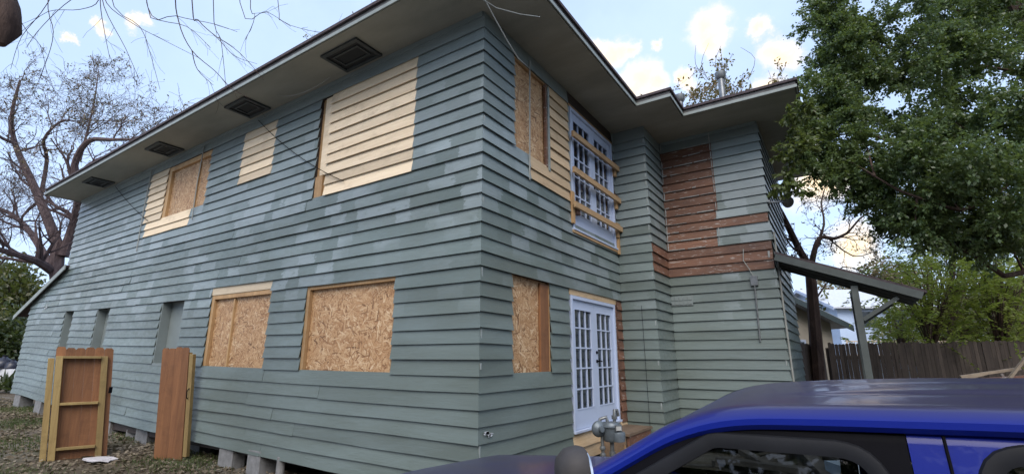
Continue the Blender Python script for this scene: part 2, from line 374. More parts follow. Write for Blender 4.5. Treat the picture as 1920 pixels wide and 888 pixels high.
def board(w, parent, u0, u1, k, mat, e0=0, e1=0, name='siding_board', zcut=None):
    """one lapped board; e0/e1: how the end moves with depth (mitre), in u per metre of depth"""
    zb = zr(k) + random.uniform(-.004, .004); zt = zr(k-1) + .018 if k > 0 else ZT
    tb = .037 + random.uniform(-.004, .005); tt = .006
    n = max(1, min(6, int(abs(u1-u0)/.7)))
    mb = MB(); st = []
    for i in range(n+1):
        u = u0 + (u1-u0)*i/n; jz = random.uniform(-.006, .006); jd = random.uniform(-.005, .005)
        b = tb + jd
        m = e0 if i == 0 else (e1 if i == n else 0)
        ztt = zt if zcut is None else min(zt, zcut(u))
        st.append([w.p(u+m*(b-.013), b-.013, zb+jz), w.p(u+m*b, b, zb+jz), w.p(u+m*tt, tt, ztt), w.p(u, .001, ztt)])
    for q in st: mb.v += [tuple(p) for p in q]
    for i in range(n):
        for k_ in range(4): a = i*4+k_; b = i*4+(k_+1) % 4; mb.f.append((a, b, b+4, a+4))
    mb.f.append((3, 2, 1, 0)); mb.f.append((n*4, n*4+1, n*4+2, n*4+3))
    return mb.build(name, mat, parent)
def clad(w, parent, u0, u1, k0, k1, cuts, e0=0, e1=0, joint=4.2, start=None, zcut=None, jit=.008):
    """rows k0..k1; cuts: (u0,u1,k0,k1,kind) kind None = opening, else a material"""
    for k in range(k0, k1+1):
        a0 = u0 if start is None else start(k)
        segs = []; cur = a0
        for c in sorted([c for c in cuts if c[2] <= k <= c[3]], key=lambda q: q[0]):
            c0, c1 = max(c[0], a0), c[1]
            if c1 <= a0: continue
            ja = random.uniform(-jit, jit) if c[4] is None else random.uniform(-.004, .004)
            if c0 - cur > .02: segs.append((cur, c0+ja, PAINT))
            if c[4] is not None: segs.append((c0+ja+.002, c1-.002, c[4]))
            cur = c1 + (random.uniform(-jit, jit) if c[4] is None else 0)
        if u1 - cur > .02: segs.append((cur, u1, PAINT))
        for (a, b, m) in segs:
            pts = [a]
            if joint and m is PAINT:
                while b - pts[-1] > joint*1.45: pts.append(pts[-1] + joint*random.uniform(.8, 1.2))
            pts.append(b)
            for i in range(len(pts)-1):
                p0, p1 = pts[i], pts[i+1]
                board(w, parent, p0 + (.003 if i else 0), p1 - (.003 if i < len(pts)-2 else 0), k, m,
                      e0 if (p0 == u0 and i == 0) else 0, e1 if p1 == u1 else 0, zcut=zcut)
KB = 32; ZB = zr(KB)
def LZ(k): return zr(k)
# --- long wall (left)
l_holes = [(-3.40, -3.12, zr(10), zr(0)), (-9.02, -7.06, zr(7), zr(0)), (-3.30, -1.38, zr(25), zr(18)), (-6.18, -4.25, zr(25), zr(17)),
           (-8.20, -7.22, zr(25), zr(18)), (-11.72, -10.92, zr(25), zr(18)), (-14.02, -13.36, zr(25), zr(18))]
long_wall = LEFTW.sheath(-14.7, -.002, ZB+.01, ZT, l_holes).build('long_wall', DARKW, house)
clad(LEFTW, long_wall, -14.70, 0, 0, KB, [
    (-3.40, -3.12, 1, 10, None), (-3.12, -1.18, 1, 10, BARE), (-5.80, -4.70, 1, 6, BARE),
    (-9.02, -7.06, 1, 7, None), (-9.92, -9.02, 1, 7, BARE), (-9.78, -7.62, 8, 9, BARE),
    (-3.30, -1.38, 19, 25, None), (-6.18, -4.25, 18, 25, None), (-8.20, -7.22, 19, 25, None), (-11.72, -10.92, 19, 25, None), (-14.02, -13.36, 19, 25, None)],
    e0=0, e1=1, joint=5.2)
# --- low lean-to at the far end of the long wall
def lz(u): return 2.47 + E + (u+14.7)*.31
def lstart(k):
    zt = ZT - (ZT-zr(k))*(1-.06*min(1.25, 1.2))
    return -17.3 if zt < lz(-17.3)-.08 else -14.7 + (zt+.02-lz(-14.7))/.31
leanto = MB()
LEFTW.box(leanto, -17.28, -14.71, -.10, -.004, ZB+.02, 1.10+E)
leanto.hexa([(-17.28,.002,.9),(-14.71,.002,.9),(-14.71,3.2,.9),(-17.28,3.2,.9),(-17.28,.002,lz(-17.28)-.16),(-14.71,.002,lz(-14.71)-.16),(-14.71,3.2,lz(-14.71)-.16),(-17.28,3.2,lz(-17.28)-.16)])
leanto = leanto.build('lean_to_wall', DARKW, house)
for k in range(11, KB+1):
    a = lstart(k)
    if a < -14.8: board(LEFTW, leanto, a, -14.702, k, PAINT, zcut=lambda u: lz(u)-.05)
lr = MB(); lr.prism([(-14.5, -.12, lz(-14.5)+.02), (-18.4, -.12, lz(-18.4)+.02), (-18.4, -.12, lz(-18.4)-.03), (-14.5, -.12, lz(-14.5)-.03)], (0, 3.6, 0))
lr = lr.build('lean_to_roof', SHING, house)
MB().prism([(-14.45, -.137, lz(-14.45)+.01), (-18.42, -.137, lz(-18.42)+.01), (-18.42, -.137, lz(-18.42)-.13), (-14.45, -.137, lz(-14.45)-.13)], (0, .025, 0)).build('barge_board', TRIM, lr)
# --- short end wall (right)
r_holes = [(.72, 1.70, zr(8), zr(0)), (2.40, 4.40, 2.02+E, 4.32+E), (.66, 1.64, zr(25), zr(18)), (2.24, 4.10, -1.05+E, 1.00+E)]
end_wall = RIGHTW.sheath(.002, 4.42, ZB+.01, ZT, r_holes).build('end_wall', DARKW, house)
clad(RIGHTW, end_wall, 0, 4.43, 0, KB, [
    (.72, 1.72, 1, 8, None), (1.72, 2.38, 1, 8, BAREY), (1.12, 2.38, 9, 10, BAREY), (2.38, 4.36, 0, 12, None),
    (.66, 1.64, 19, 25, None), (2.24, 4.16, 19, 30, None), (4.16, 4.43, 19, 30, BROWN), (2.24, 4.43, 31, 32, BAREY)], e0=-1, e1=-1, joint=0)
# --- stair bay and wing
bay = COLF.sheath(.002, .655, ZB+.01, ZT, []); COLS.box(bay, 4.435, 5.44, -.1, -.001, ZB+.01, ZT)
bay = bay.build('bay_wall', DARKW, house)
clad(COLF, bay, 0, .66, 0, KB, [], e0=1, e1=1, joint=0)
clad(COLS, bay, 4.43, 5.45, 0, KB, [(4.43, 5.45, 13, 15, BROWN)], e0=-1, e1=-1, joint=0)
wing = WINGF.sheath(.665, 2.575, ZB+.01, ZT, []); WINGS.box(wing, 5.455, 9.0, -.1, -.001, ZB+.01, ZT); wing.box(-.5, 2.47, 8.95, 9.05, ZB+.01, ZT)
wing = wing.build('wing_wall', DARKW, house)
clad(WINGF, wing, .66, 2.58, 0, KB, [(.66, 1.72, 1, 8, BROWN), (.66, 1.68, 9, 9, BROWN), (.66, 2.58, 10, 10, BROWN), (.66, 1.66, 11, 12, BROWN), (.66, 2.58, 13, 15, BROWN)], e0=1, e1=1, joint=0)
clad(WINGS, wing, 5.45, 9.05, 0, KB, [], e0=-1, e1=0, joint=0)
rs = MB(); rq = random.Random(4)
for k in range(0, 13):
    u = .70
    while u < 1.66:
        l = rq.uniform(.05, .45)
        if rq.random() < .62: WINGF.box(rs, u, min(1.68, u+l), .036, .043, zr(k)+rq.uniform(.0, .006), zr(k)+rq.uniform(.010, .022))
        u += l + rq.uniform(0, .12)
    for uu in (.70, 1.69):
        if rq.random() < .85: WINGF.box(rs, uu, uu+rq.uniform(.008, .018), .020, .040, zr(k)+.02, zr(k-1)-.01)
for k in range(13, 16):
    if rq.random() < .7: WINGF.box(rs, 2.50, 2.53, .02, .042, zr(k)+.03, zr(k-1)-.03)
rs.build('paint_residue', flat('chalky_paint', (.30, .31, .30), .8, var=.3, scale=14), wing)['kind'] = 'stuff'
for w_, us in ((COLF, .655), (RIGHTW, .01), (WINGF, 2.57)):
    pr_ = MB()
    for k in range(1, 31):
        if rq.random() < (.55 if w_ is COLF else .25): w_.box(pr_, us-.012, us+.006, .012, .030, zr(k)+rq.uniform(.02, .08), zr(k-1)-rq.uniform(.01, .05))
    pr_.build('corner_paint_chip', flat('chalky_chip', (.25, .28, .275), .8, var=.3, scale=14), bay if w_ is COLF else (end_wall if w_ is RIGHTW else wing))['kind'] = 'stuff'
# far and back walls, floor
bk = MB(); bk.box(-14.68, 2.4, 8.9, 9.0, ZB+.01, ZT); bk.box(-14.70, -14.6, .02, 8.95, ZB+.3, ZT); bk.build('back_wall', PANELP, house)
fl = MB(); fl.box(-14.6, -.06, .06, 8.8, ZB-.02, ZB+.20); fl.box(-.06, 2.5, 5.5, 8.9, ZB-.02, ZB+.2); fl.build('floor_frame', DARKW, house)

def smear(w, par, u, z, seed, sx=.10, sz=.05):
    q = random.Random(seed); m = MB()
    for i in range(7):
        a = u+q.uniform(-sx, sx); b = z+q.uniform(-sz, sz); n = 7; r = q.uniform(.012, .03)
        m.prism([w.p(a+math.cos(t*6.283/n)*r*q.uniform(.8, 2.2), .040, b+math.sin(t*6.283/n)*r*q.uniform(.5, 1)) for t in range(n)], w.N*.004)
    m.build('paint_smear', flat('smear_paint', (.50, .52, .54), .8), par)['kind'] = 'stuff'
smear(RIGHTW, end_wall, .14, -.80+E, 12, .08, .022); smear(LEFTW, leanto, -15.9, 1.28+E, 2, .28, .14)
# --- eaves, roof
OUT = [(-14.88, -.77), (.81, -.77), (.81, 3.58), (1.43, 3.58), (1.43, 4.45), (3.32, 4.45), (3.32, 9.35), (-14.88, 9.35)]
sf = MB(); sf.prism([(x, y, ZT+.001) for x, y in OUT], (0, 0, .03)); soffit = sf.build('soffit', SOFF, house)
roof = MB()
def hip(x0, x1, y0, y1, z, sl):
    h = min(x1-x0, y1-y0)/2; b = [(x0,y0,z),(x1,y0,z),(x1,y1,z),(x0,y1,z)]
    if x1-x0 >= y1-y0: r0, r1 = (x0+h, (y0+y1)/2, z+h*sl), (x1-h, (y0+y1)/2, z+h*sl); roof.poly([b[0],b[1],r1,r0]); roof.poly([b[1],b[2],r1]); roof.poly([b[2],b[3],r0,r1]); roof.poly([b[3],b[0],r0])
    else: r0, r1 = ((x0+x1)/2, y0+h, z+h*sl), ((x0+x1)/2, y1-h, z+h*sl); roof.poly([b[0],b[1],r0]); roof.poly([b[1],b[2],r1,r0]); roof.poly([b[2],b[3],r1]); roof.poly([b[3],b[0],r0,r1])
    roof.poly(b[::-1])
ZR = ZT + .150
hip(-14.91, .86, -.82, 9.38, ZR, .36); hip(-2.0, 1.48, 3.53, 9.36, ZR+.003, .36); hip(-2.0, 3.37, 4.40, 9.40, ZR+.006, .36)
roof = roof.build('roof', SHING, house)
def edge_run(name, mat, off, z0, z1, th, par):
    n = len(OUT)
    for i in range(n):
        a, b = OUT[i], OUT[(i+1) % n]; dx, dy = b[0]-a[0], b[1]-a[1]; l = math.hypot(dx, dy); dx /= l; dy /= l; nx, ny = dy, -dx
        p, q = OUT[i-1], OUT[(i+2) % n]
        def turn(o, a, b): return (a[0]-o[0])*(b[1]-a[1]) - (a[1]-o[1])*(b[0]-a[0]) > 0
        s0 = off if turn(p, a, b) else -off; s1 = off if turn(a, b, q) else -off
        A = (a[0]-dx*s0, a[1]-dy*s0); B = (b[0]+dx*s1, b[1]+dy*s1)
        s0 = (off+th) if s0 > 0 else -(off+th); s1 = (off+th) if s1 > 0 else -(off+th)
        A2 = (a[0]-dx*s0, a[1]-dy*s0); B2 = (b[0]+dx*s1, b[1]+dy*s1)
        m = MB(); o1, o2 = off, off+th
        def P(q, o, z): return (q[0]+nx*o, q[1]+ny*o, z)
        m.hexa([P(A,o1,z0), P(B,o1,z0), P(B2,o2,z0), P(A2,o2,z0), P(A,o1,z1), P(B,o1,z1), P(B2,o2,z1), P(A2,o2,z1)])
        m.build(name, mat, par)
edge_run('fascia', flat('fascia_paint', (.10, .095, .092), .6, var=.3, scale=5), .002, ZT+.028, ZT+.110, .018, soffit)
edge_run('eave_trim', TRIM, .0215, ZT-.012, ZT+.040, .016, soffit)
edge_run('shingle_edge', SHING, .024, ZT+.112, ZT+.158, .030, roof)
MB().prism([(-14.86, -.75, ZT+.03), (.79, -.75, ZT+.03), (.79, 3.6, ZT+.03), (1.41, 3.6, ZT+.03), (1.41, 4.47, ZT+.03), (3.30, 4.47, ZT+.03), (3.30, 9.3, ZT+.03), (-14.86, 9.3, ZT+.03)], (0, 0, .115)).build('eave_frame', DARKW, roof)
# quarter strip where the wall meets the soffit
fz = MB(); LEFTW.box(fz, -14.69, -.01, .012, .032, ZT-.075, ZT-.001); fz.build('frieze_strip', PAINT, soffit)
fz = MB(); WINGF.box(fz, .70, 2.57, .012, .034, ZT-.06, ZT-.001); fz.build('frieze_strip', PAINT, soffit)
# soffit vents
for (x0, x1) in ((-2.68, -1.86), (-5.52, -4.84), (-8.90, -8.20), (-12.70, -12.02)):
    y0, y1 = -.60, -.10
    m = MB(); fr = .055
    m.box(x0, x1, y0, y0+fr, ZT-.035, ZT); m.box(x0, x1, y1-fr, y1, ZT-.035, ZT); m.box(x0, x0+fr, y0+fr, y1-fr, ZT-.035, ZT); m.box(x1-fr, x1, y0+fr, y1-fr, ZT-.035, ZT)
    ve = m.build('soffit_vent', VENTM, house)
    m = MB(); q = .12
    m.box(x0+q, x1-q, y0+q, y0+q+.03, ZT-.028, ZT-.002); m.box(x0+q, x1-q, y1-q-.03, y1-q, ZT-.028, ZT-.002); m.box(x0+q, x0+q+.03, y0+q+.03, y1-q-.03, ZT-.028, ZT-.002); m.box(x1-q-.03, x1-q, y0+q+.03, y1-q-.03, ZT-.028, ZT-.002)
    m.build('inner_frame', VENTM, ve)
    MB().box(x0+fr, x1-fr, y0+fr, y1-fr, ZT-.012, ZT-.004).build('vent_screen', flat('vent_screen', (.012, .014, .015), .8), ve)
# roof vent pipes
def vent_pipe(x, y, h, r):
    z = ZT + .2
    p = MB().lathe((x, y, z), [(0, r), (h, r)], n=14).build('vent_pipe', GALV, roof, True)
    MB().lathe((x, y, z+h-.02), [(-.10, r*1.25), (-.02, r*1.6), (.12, r*1.75), (.16, r*1.2), (.17, .01)], n=14).build('pipe_cap', GALV, roof, True)

# --- boarded openings
def lumber(w, par, name, u0, u1, d0, d1, z0, z1, mat=LUMB, n=1):
    return w.box(MB(), u0, u1, d0, d1, z0, z1, n).build(name, mat, par, bevel=.003)
def boarded(w, u0, u1, z0, z1, studs=(), jamb=.045, dd=-.055, head=None, name='osb_panel', label=None):
    o = w.box(MB(), u0-.03, u1+.03, dd-.012, dd, z0-.03, z1+.03).build(name, OSB, house)
    for a, b in ((u0, u0+jamb), (u1-jamb*.4, u1)): lumber(w, o, 'jamb', a, b, dd+.001, .004, z0, z1)
    lumber(w, o, 'head', u0+jamb+.001, u1-jamb*.4-.001, dd+.001, .003, z1-jamb*.8, z1, head or LUMB)
    for s in studs: lumber(w, o, 'stud', s-.02, s+.02, dd+.001, dd+.036, z0+.002, z1-jamb)
    return o
boarded(LEFTW, -3.30, -1.38, zr(25), zr(18), jamb=.07)
o = boarded(LEFTW, -6.18, -4.25, zr(25), zr(18)+.03, studs=(-5.44,), jamb=.09)
lumber(LEFTW, o, 'header_board', -6.20, -4.24, -.03, .012, zr(18)+.035, zr(17)-.004, BARE)
boarded(LEFTW, -9.02, -7.06, zr(7), zr(0), studs=(-7.62,), jamb=.14)
o = LEFTW.box(MB(), -3.43, -3.09, -.06, -.03, zr(10), zr(0)).build('bare_stud', LUMB, house)
lumber(LEFTW, o, 'blocking', -3.385, -3.20, -.029, .006, zr(10)+.005, zr(8)+.02, LUMB)
lumber(LEFTW, o, 'blocking', -3.30, -3.125, -.029, -.002, zr(8)+.03, zr(0)-.01, BARE)
for a, b in ((-8.20, -7.22), (-11.72, -10.92), (-14.02, -13.36)):
    o = LEFTW.box(MB(), a-.02, b+.02, -.178, -.165, zr(25)-.02, zr(18)+.02).build('painted_panel', PANELP, house)
    lumber(LEFTW, o, 'jamb', a, a+.03, -.164, .012, zr(25), zr(18), PANELP); lumber(LEFTW, o, 'jamb', b-.03, b, -.164, .012, zr(25), zr(18), PANELP)
    lumber(LEFTW, o, 'sill', a-.0, b+.0, -.16, .02, zr(25)-.03, zr(25)+.015, PANELP)
o = boarded(RIGHTW, .72, 1.70, zr(8), zr(0), jamb=.03, dd=-.05, head=LUMBY)
o['label'] = 'tall upper oriented strand board'
lumber(RIGHTW, o, 'casing', 1.62, 1.665, -.03, .012, zr(8)+.0, zr(0), BROWN); lumber(RIGHTW, o, 'casing', 1.668, 1.715, -.02, .030, zr(8)-.05, zr(0)-.04, TRIM)
o = boarded(RIGHTW, .66, 1.64, zr(25), zr(18)+.04, jamb=.02, dd=-.045, head=LUMBY)
lumber(RIGHTW, o, 'jamb_board', 1.40, 1.625, -.04, -.004, zr(25)+.002, zr(18)-.03, CEDAR)

# --- french doors
def french_door(u0, u1, z0, z1):
    w = RIGHTW; fr = MB(); j = .055
    for a, b, c, d in ((u0, u0+j, z0, z1), (u1-j, u1, z0, z1), (u0+j, u1-j, z1-j, z1)): w.box(fr, a, b, -.06, .035, c, d)
    w.box(fr, u0-.02, u1+.02, -.05, .06, z0-.035, z0-.001)
    door = fr.build('french_door', WHITE, house, bevel=.004)
    mid = (u0+u1)/2
    for a, b, hs in ((u0+j+.003, mid-.002, 1), (mid+.002, u1-j-.003, 0)):
        m = MB(); st = .115; tr = .13; br = .27; c, d = z0+.004, z1-j-.003; f0, f1 = -.045, .0
        w.box(m, a, a+st, f0, f1, c, d); w.box(m, b-st, b, f0, f1, c, d); w.box(m, a+st, b-st, f0, f1, d-tr, d); w.box(m, a+st, b-st, f0, f1, c, c+br)
        ga, gb, gc, gd = a+st, b-st, c+br, d-tr; mu = .022
        w.box(m, ga, gb, f1-.004, f1+.006, gc, gc+.02); w.box(m, ga, gb, f1-.004, f1+.006, gd-.02, gd)
        pw = (gb-ga-2*mu)/3; ph = (gd-gc-4*mu)/5
        for i in range(2): x = ga+pw*(i+1)+mu*i; w.box(m, x, x+mu, f0+.006, f1-.006, gc, gd)
        for i in range(4):
            y = gc+ph*(i+1)+mu*i
            for q in range(3): x = ga+q*(pw+mu); w.box(m, x, x+pw, f0+.007, f1-.007, y, y+mu)
        m.build('door_leaf', WHITE, door)
        for i in range(5):
            for q in range(3):
                x = ga+q*(pw+mu); y = gc+i*(ph+mu); w.box(MB(), x, x+pw, -.028, -.024, y, y+ph).build('pane', GLASS, door)
        cu = MB(); nn = 40
        for i in range(nn+1):
            t = i/nn; u = ga-.04+(gb-ga+.08)*t; dd = -.16+.02*math.sin(t*31)+.012*math.sin(t*13)
            cu.v += [tuple(w.p(u, dd, gc-.05)), tuple(w.p(u, dd, gd+.05))]
            if i: cu.f.append((2*i-2, 2*i, 2*i+1, 2*i-1))
        cu.build('curtain', CURT, door, True)
    zh = z0+.98; h = MB()
    h.lathe(w.p(mid+.055, 0, zh), [(0, .028), (.012, .028), (.02, .012), (.05, .012)], (1, 0, 0), 12); h.tube([w.p(mid+.055, .05, zh), w.p(mid+.10, .052, zh+.002), w.p(mid+.165, .045, zh-.004)], .010, 8)
    h.lathe(w.p(mid+.055, 0, zh+.14), [(0, .026), (.015, .026), (.018, .02)], (1, 0, 0), 12)
    h.build('handle', BLACK, door, True)
    return door
dl = french_door(2.28, 4.05, -1.02+E, .955+E)
lumber(RIGHTW, dl, 'head_board', 2.26, 4.14, -.02, .020, .962+E, 1.062+E, BAREY); lumber(RIGHTW, dl, 'side_board', 4.056, 4.158, -.03, .014, -1.02+E, .955+E, BROWN)
du = french_door(2.44, 4.30, 2.06+E, 4.235+E)
lumber(RIGHTW, du, 'head_board', 2.40, 4.41, -.02, .012, 4.245+E, 4.30+E, LUMBY); lumber(RIGHTW, du, 'side_board', 4.306, 4.40, -.03, .010, 2.03+E, 4.24+E, BROWN)
lumber(RIGHTW, du, 'side_board', 2.386, 2.436, -.03, .014, 2.05+E, 4.24+E, TRIM); lumber(RIGHTW, du, 'sill_board', 2.40, 4.34, -.02, .05, 1.975+E, 2.02+E, LUMBY)
# guard rails nailed across the upper door, with their blocks
for i, (za, zb) in enumerate(((3.66, 3.70), (3.02, 3.02), (2.42, 2.44))):
    MB().bar((.115, 2.34, za+E), (.115, 4.40, zb+E), .045, .10).build('guard_board', LUMBY, house, bevel=.003)
    MB().box(.018, .085, 4.25, 4.42, zb+.02+E, zb+.12+E).build('guard_block', BROWN if i < 2 else LUMBY, house, bevel=.003)
    MB().box(.02, .086, 4.27, 4.36, zb-.17+E, zb+.018+E).build('guard_block', LUMB, house, bevel=.003)
MB().box(.03, .068, 2.36, 2.45, 2.12+E, 2.66+E).build('guard_post', LUMB, house, bevel=.003)
MB().box(.03, .068, 4.31, 4.40, 1.95+E, 2.40+E).build('guard_post', LUMB, house, bevel=.003)
MB().box(.02, .085, 2.47, 2.62, 2.30+E, 2.40+E).build('guard_block', BROWN, house, bevel=.003)

# --- conduits, cables, small fixtures on the walls
def pipe(name, pts, r, mat, par=house, n=7): return MB().tube(pts, r, n).build(name, mat, par, True)
pipe('conduit', [(.045, 1.10, 4.36+E), (.045, 1.09, 4.2+E), (.045, 1.07, 3.0+E), (.04, 1.07, 2.45+E)], .012, CABLE)
pipe('service_cable', [at(905, -8, 4.6), at(925, 30, 4.75), at(950, 75, 4.95), at(972, 110, 5.1), (.05, 1.09, 4.22+E)], .007, CABLE)
pipe('service_cable', [at(890, -10, 4.4), at(930, 15, 4.7), at(975, 27, 4.9), at(1012, 32, 5.2)], .006, CABLE)
for u, za, zb in ((-7.40, 4.42, 2.75), (-9.93, 4.42, 2.35)):
    pipe('conduit', [LEFTW.p(u, .045, za+E), LEFTW.p(u-.04, .05, (za+zb)/2+E), LEFTW.p(u-.02, .045, zb+E)], .011, CABLE)
def hang(a, b, sag, n=12):
    a = V(a); b = V(b); return [a.lerp(b, i/n) - UP*sag*4*(i/n)*(1-i/n) for i in range(n+1)]
pipe('cable', hang(LEFTW.p(-12.1, .06, 4.42+E), LEFTW.p(-9.6, .05, 3.05+E), .05), .006, BLACK)
pipe('cable', hang(LEFTW.p(-5.3, .06, 4.40+E), LEFTW.p(-2.6, .05, 2.62+E), .12), .006, BLACK)
pipe('cable', hang(LEFTW.p(-4.3, .30, 4.49+E), LEFTW.p(-2.9, .25, 4.40+E), .12), .005, CABLE)
cb = MB().box(2.16, 2.28, 5.37, 5.424, 1.30+E, 1.48+E).build('junction_box', GALV, house, bevel=.004)
pipe('conduit', [(2.22, 5.39, 1.30+E), (2.21, 5.40, .8+E), (2.20, 5.405, .30+E)], .014, GALV, cb)
pipe('cable', [(2.22, 5.39, 1.47+E), (2.16, 5.37, 1.62+E), (2.08, 5.38, 1.78+E), (2.10, 5.40, 2.0+E)], .008, CABLE, cb)
pipe('corner_conduit', [(2.625, 5.60, 2.3+E), (2.625, 5.56, 1.0+E), (2.63, 5.60, -1.4+E)], .018, CABLE)
pipe('cable', [(.42, 4.375, .95+E), (.43, 4.37, 0+E), (.44, 4.375, -1.4+E)], .0035, BLACK)
gr = MB()
for i in range(5):
    for q in range(2): gr.box(.68+i*.082, .68+i*.082+.07, 5.400, 5.424, 1.03+q*.085+E, 1.03+q*.085+.07+E)
WINGF.box(gr, .66, 1.10, .026, .040, 1.01+E, 1.20+E); gr.build('vent_grille', PANELP, house)
def roof_pipe(px, py, D, h, r):
    t = at(px, py, D); z0 = t.z - h
    p = MB().lathe((t.x, t.y, z0), [(0, r), (h-.08, r)], n=14).build('vent_pipe', GALV, roof, True)
    MB().lathe((t.x, t.y, t.z), [(-.17, r*1.2), (-.13, r*1.7), (-.02, r*1.85), (.0, r*1.3), (.01, .01)], n=14).build('pipe_cap', GALV, roof, True)
roof_pipe(1350, 136, 9.6, 1.0, .065); roof_pipe(1274, 178, 9.4, .5, .06)

# ------------------------------------------------------------------ things on and around the house
# flood light on the wing
fl_ = thing('flood_light', (2.60, 5.52, 2.88+E), 'grey twin head flood light on an arm at the wing corner', 'flood light')
b = V((2.604, 5.50, 2.86+E)); h = at(1474, 378, 9.5)
MB().lathe(b, [(0, .05), (.03, .05), (.035, .02)], (1, 0, 0), 14).build('mount_plate', GALV, fl_, True)
MB().tube([b+V((.03,0,0)), b.lerp(h, .5)+V((0,0,.0)), h], .017, 8).build('arm', GALV, fl_, True)
ax = V((.5, -.75, -.45)).normalized()
MB().lathe(h-ax*.08, [(-.06, .02), (-.05, .05), (.03, .06), (.10, .10), (.16, .115), (.165, .01)], ax, 16).build('lamp_head', GALV, fl_, True)
MB().lathe(h-V((0,0,-.09)), [(-.04, .02), (-.03, .045), (.06, .05), (.13, .075), (.135, .01)], V((.2, -.3, .6)), 14).build('lamp_head', GALV, fl_, True)

# concrete blocks under the long wall
def block(u, y, s=(.40, .20, .20), rot=0, label='', name='concrete_block', twist=0):
    z = gz(u, y)-.02; c, sn = math.cos(rot), math.sin(rot); L, Wd, H = s
    t = thing(name, (u, y, z), label, 'concrete block', 'concrete blocks under the house')
    m = MB()
    def bx(x0, x1, y0, y1, z0, z1):
        m.hexa([(u+x*c-yy*sn, y+x*sn+yy*c, z+zz) for zz in (z0, z1) for x, yy in ((x0,y0),(x1,y0),(x1,y1),(x0,y1))])
    w = .032
    bx(-L/2, L/2, -Wd/2, -Wd/2+w, 0, H); bx(-L/2, L/2, Wd/2-w, Wd/2, 0, H)
    for q in (-L/2, -w/2, L/2-w): bx(q, q+w, -Wd/2+w, Wd/2-w, 0, H)
    bx(-L/2+w, L/2-w, -Wd/2+w, Wd/2-w, H*.02, H*.6)
    m.build('shell', CONC, t, bevel=.006)
for u, y, s, r, lb in ((-5.02, .10, (.38, .22, .30), .05, 'concrete block standing on the leaves just right of the leaning cedar gate'),
        (-4.18, .12, (.34, .30, .36), 0, 'tall concrete block pier under the middle of the long wall'),
        (-8.25, .14, (.42, .24, .34), .1, 'concrete block pier between the two cedar gates'),
        (-8.95, .2, (.28, .2, .18), .5, 'small low concrete block left of the pier between the gates'),
        (-10.0, .14, (.46, .26, .42), 0, 'concrete block pier beside the framed cedar gate'),
        (-14.6, .12, (.5, .3, .40), 0, 'concrete block pier just left of the framed cedar gate'),
        (-16.6, .14, (.55, .3, .44), 0, 'leftmost concrete block pier at the end of the long wall'),
        (-2.2, .35, (.4, .3, .3), 0, 'dark concrete block pier under the house near the car hood'),
        (-6.6, .4, (.4, .3, .3), 0, 'shadowed concrete block pier behind the leaning cedar gate')):
    block(u, y, s, r, lb)
p_ = MB().lathe((-3.55, .02, -.02), [(0, .06), (.33, .06), (.335, .05)], n=14).build('drain_pipe', CONC, None, True); tag(p_, 'short grey pipe standing under the long wall near the car', 'pipe')

# timber steps below the lower door
STEPW = m_wood('step_timber', (.22, .155, .10), (.12, .08, .055), axis=1)
st = thing('timber_steps', (.4, 3.6, 0), 'raw timber steps under the lower french door', 'steps')
for nm, x0, x1, y0, y1, z0, z1, mt in (('tread', .03, .50, 3.20, 4.32, .515, .555, STEPW), ('riser', .44, .48, 3.24, 4.28, .30, .514, BROWN), ('stringer', .04, .43, 3.22, 3.26, 0, .513, STEPW),
        ('tread', .05, .86, 3.45, 4.36, .27, .31, STEPW), ('riser', .80, .84, 3.50, 4.34, 0, .269, STEPW), ('stringer', .04, .79, 3.46, 3.50, 0, .268, STEPW), ('stringer', .04, .79, 4.28, 4.32, 0, .268, STEPW)):
    MB().box(x0, x1, y0, y1, z0, z1).build(nm, mt, st, bevel=.004)

# gas meter
gm = thing('gas_meter', (.52, 2.45, 0), 'grey gas meter with round regulator in front of the lower french door', 'gas meter')
gc = V((.50, 2.50, .66)); RG = RT
def gp(a, b, c): return gc + (RT*a + FW*b)*.85 + UP*(c*.9)
m = MB(); prof = [(-.14, .05), (-.13, .10), (-.09, .125), (.02, .13), (.075, .14), (.085, .155), (.10, .155), (.11, .135), (.15, .12), (.16, .03)]
m.tube([gp(0, 0, t) for t, r in prof], [r for t, r in prof], 20); m.build('meter_body', METAL, gm, True)
m = MB(); m.tube([gp(.10, -.10, t) for t in (-.13, -.12, -.02, .02, .03)], [.04, .085, .095, .085, .02], 16); m.build('meter_belly', METAL, gm, True)
m = MB(); m.hexa([gp(x, y, z) for z in (.03, .13) for x, y in ((.03,-.19),(.15,-.15),(.15,-.08),(.03,-.1))]); m.build('index_box', flat('index_box', (.10, .11, .12), .4), gm, bevel=.008)
m = MB(); m.hexa([gp(x, y, z) for z in (.05, .11) for x, y in ((.045,-.200),(.135,-.169),(.134,-.160),(.044,-.19))]); m.build('dial_window', flat('dial_face', (.45, .45, .43), .3), gm)
m = MB()
for k in range(12): a = 2*math.pi*k/12; c_ = gp(.145*math.cos(a), .145*math.sin(a), .075); m.lathe(c_, [(0, .011), (.035, .011), (.036, .004)], n=6)
m.build('flange_bolts', GALV, gm)['kind'] = 'stuff'
m = MB(); m.lathe(gp(-.22, -.05, .06), [(-.035, .03), (-.03, .10), (-.005, .112), (.005, .112), (.03, .10), (.06, .045), (.10, .035), (.10, .001)], -FW*.9+RT*.35, 24); m.build('regulator', METAL, gm, True)
m = MB(); m.tube([gp(-.22, .0, .10), gp(-.18, 0, .20), gp(-.08, 0, .23), gp(-.06, 0, .15)], .026, 10); m.build('inlet_pipe', GALV, gm, True)
m = MB(); m.tube([gp(.06, 0, .15), gp(.06, 0, .25), gp(.07, .02, .33), gp(.12, .06, .33), gp(.14, .08, .24)], .024, 10); m.lathe(gp(.06, 0, .20), [(0, .04), (.05, .04)], n=10); m.build('outlet_pipe', GALV, gm, True)
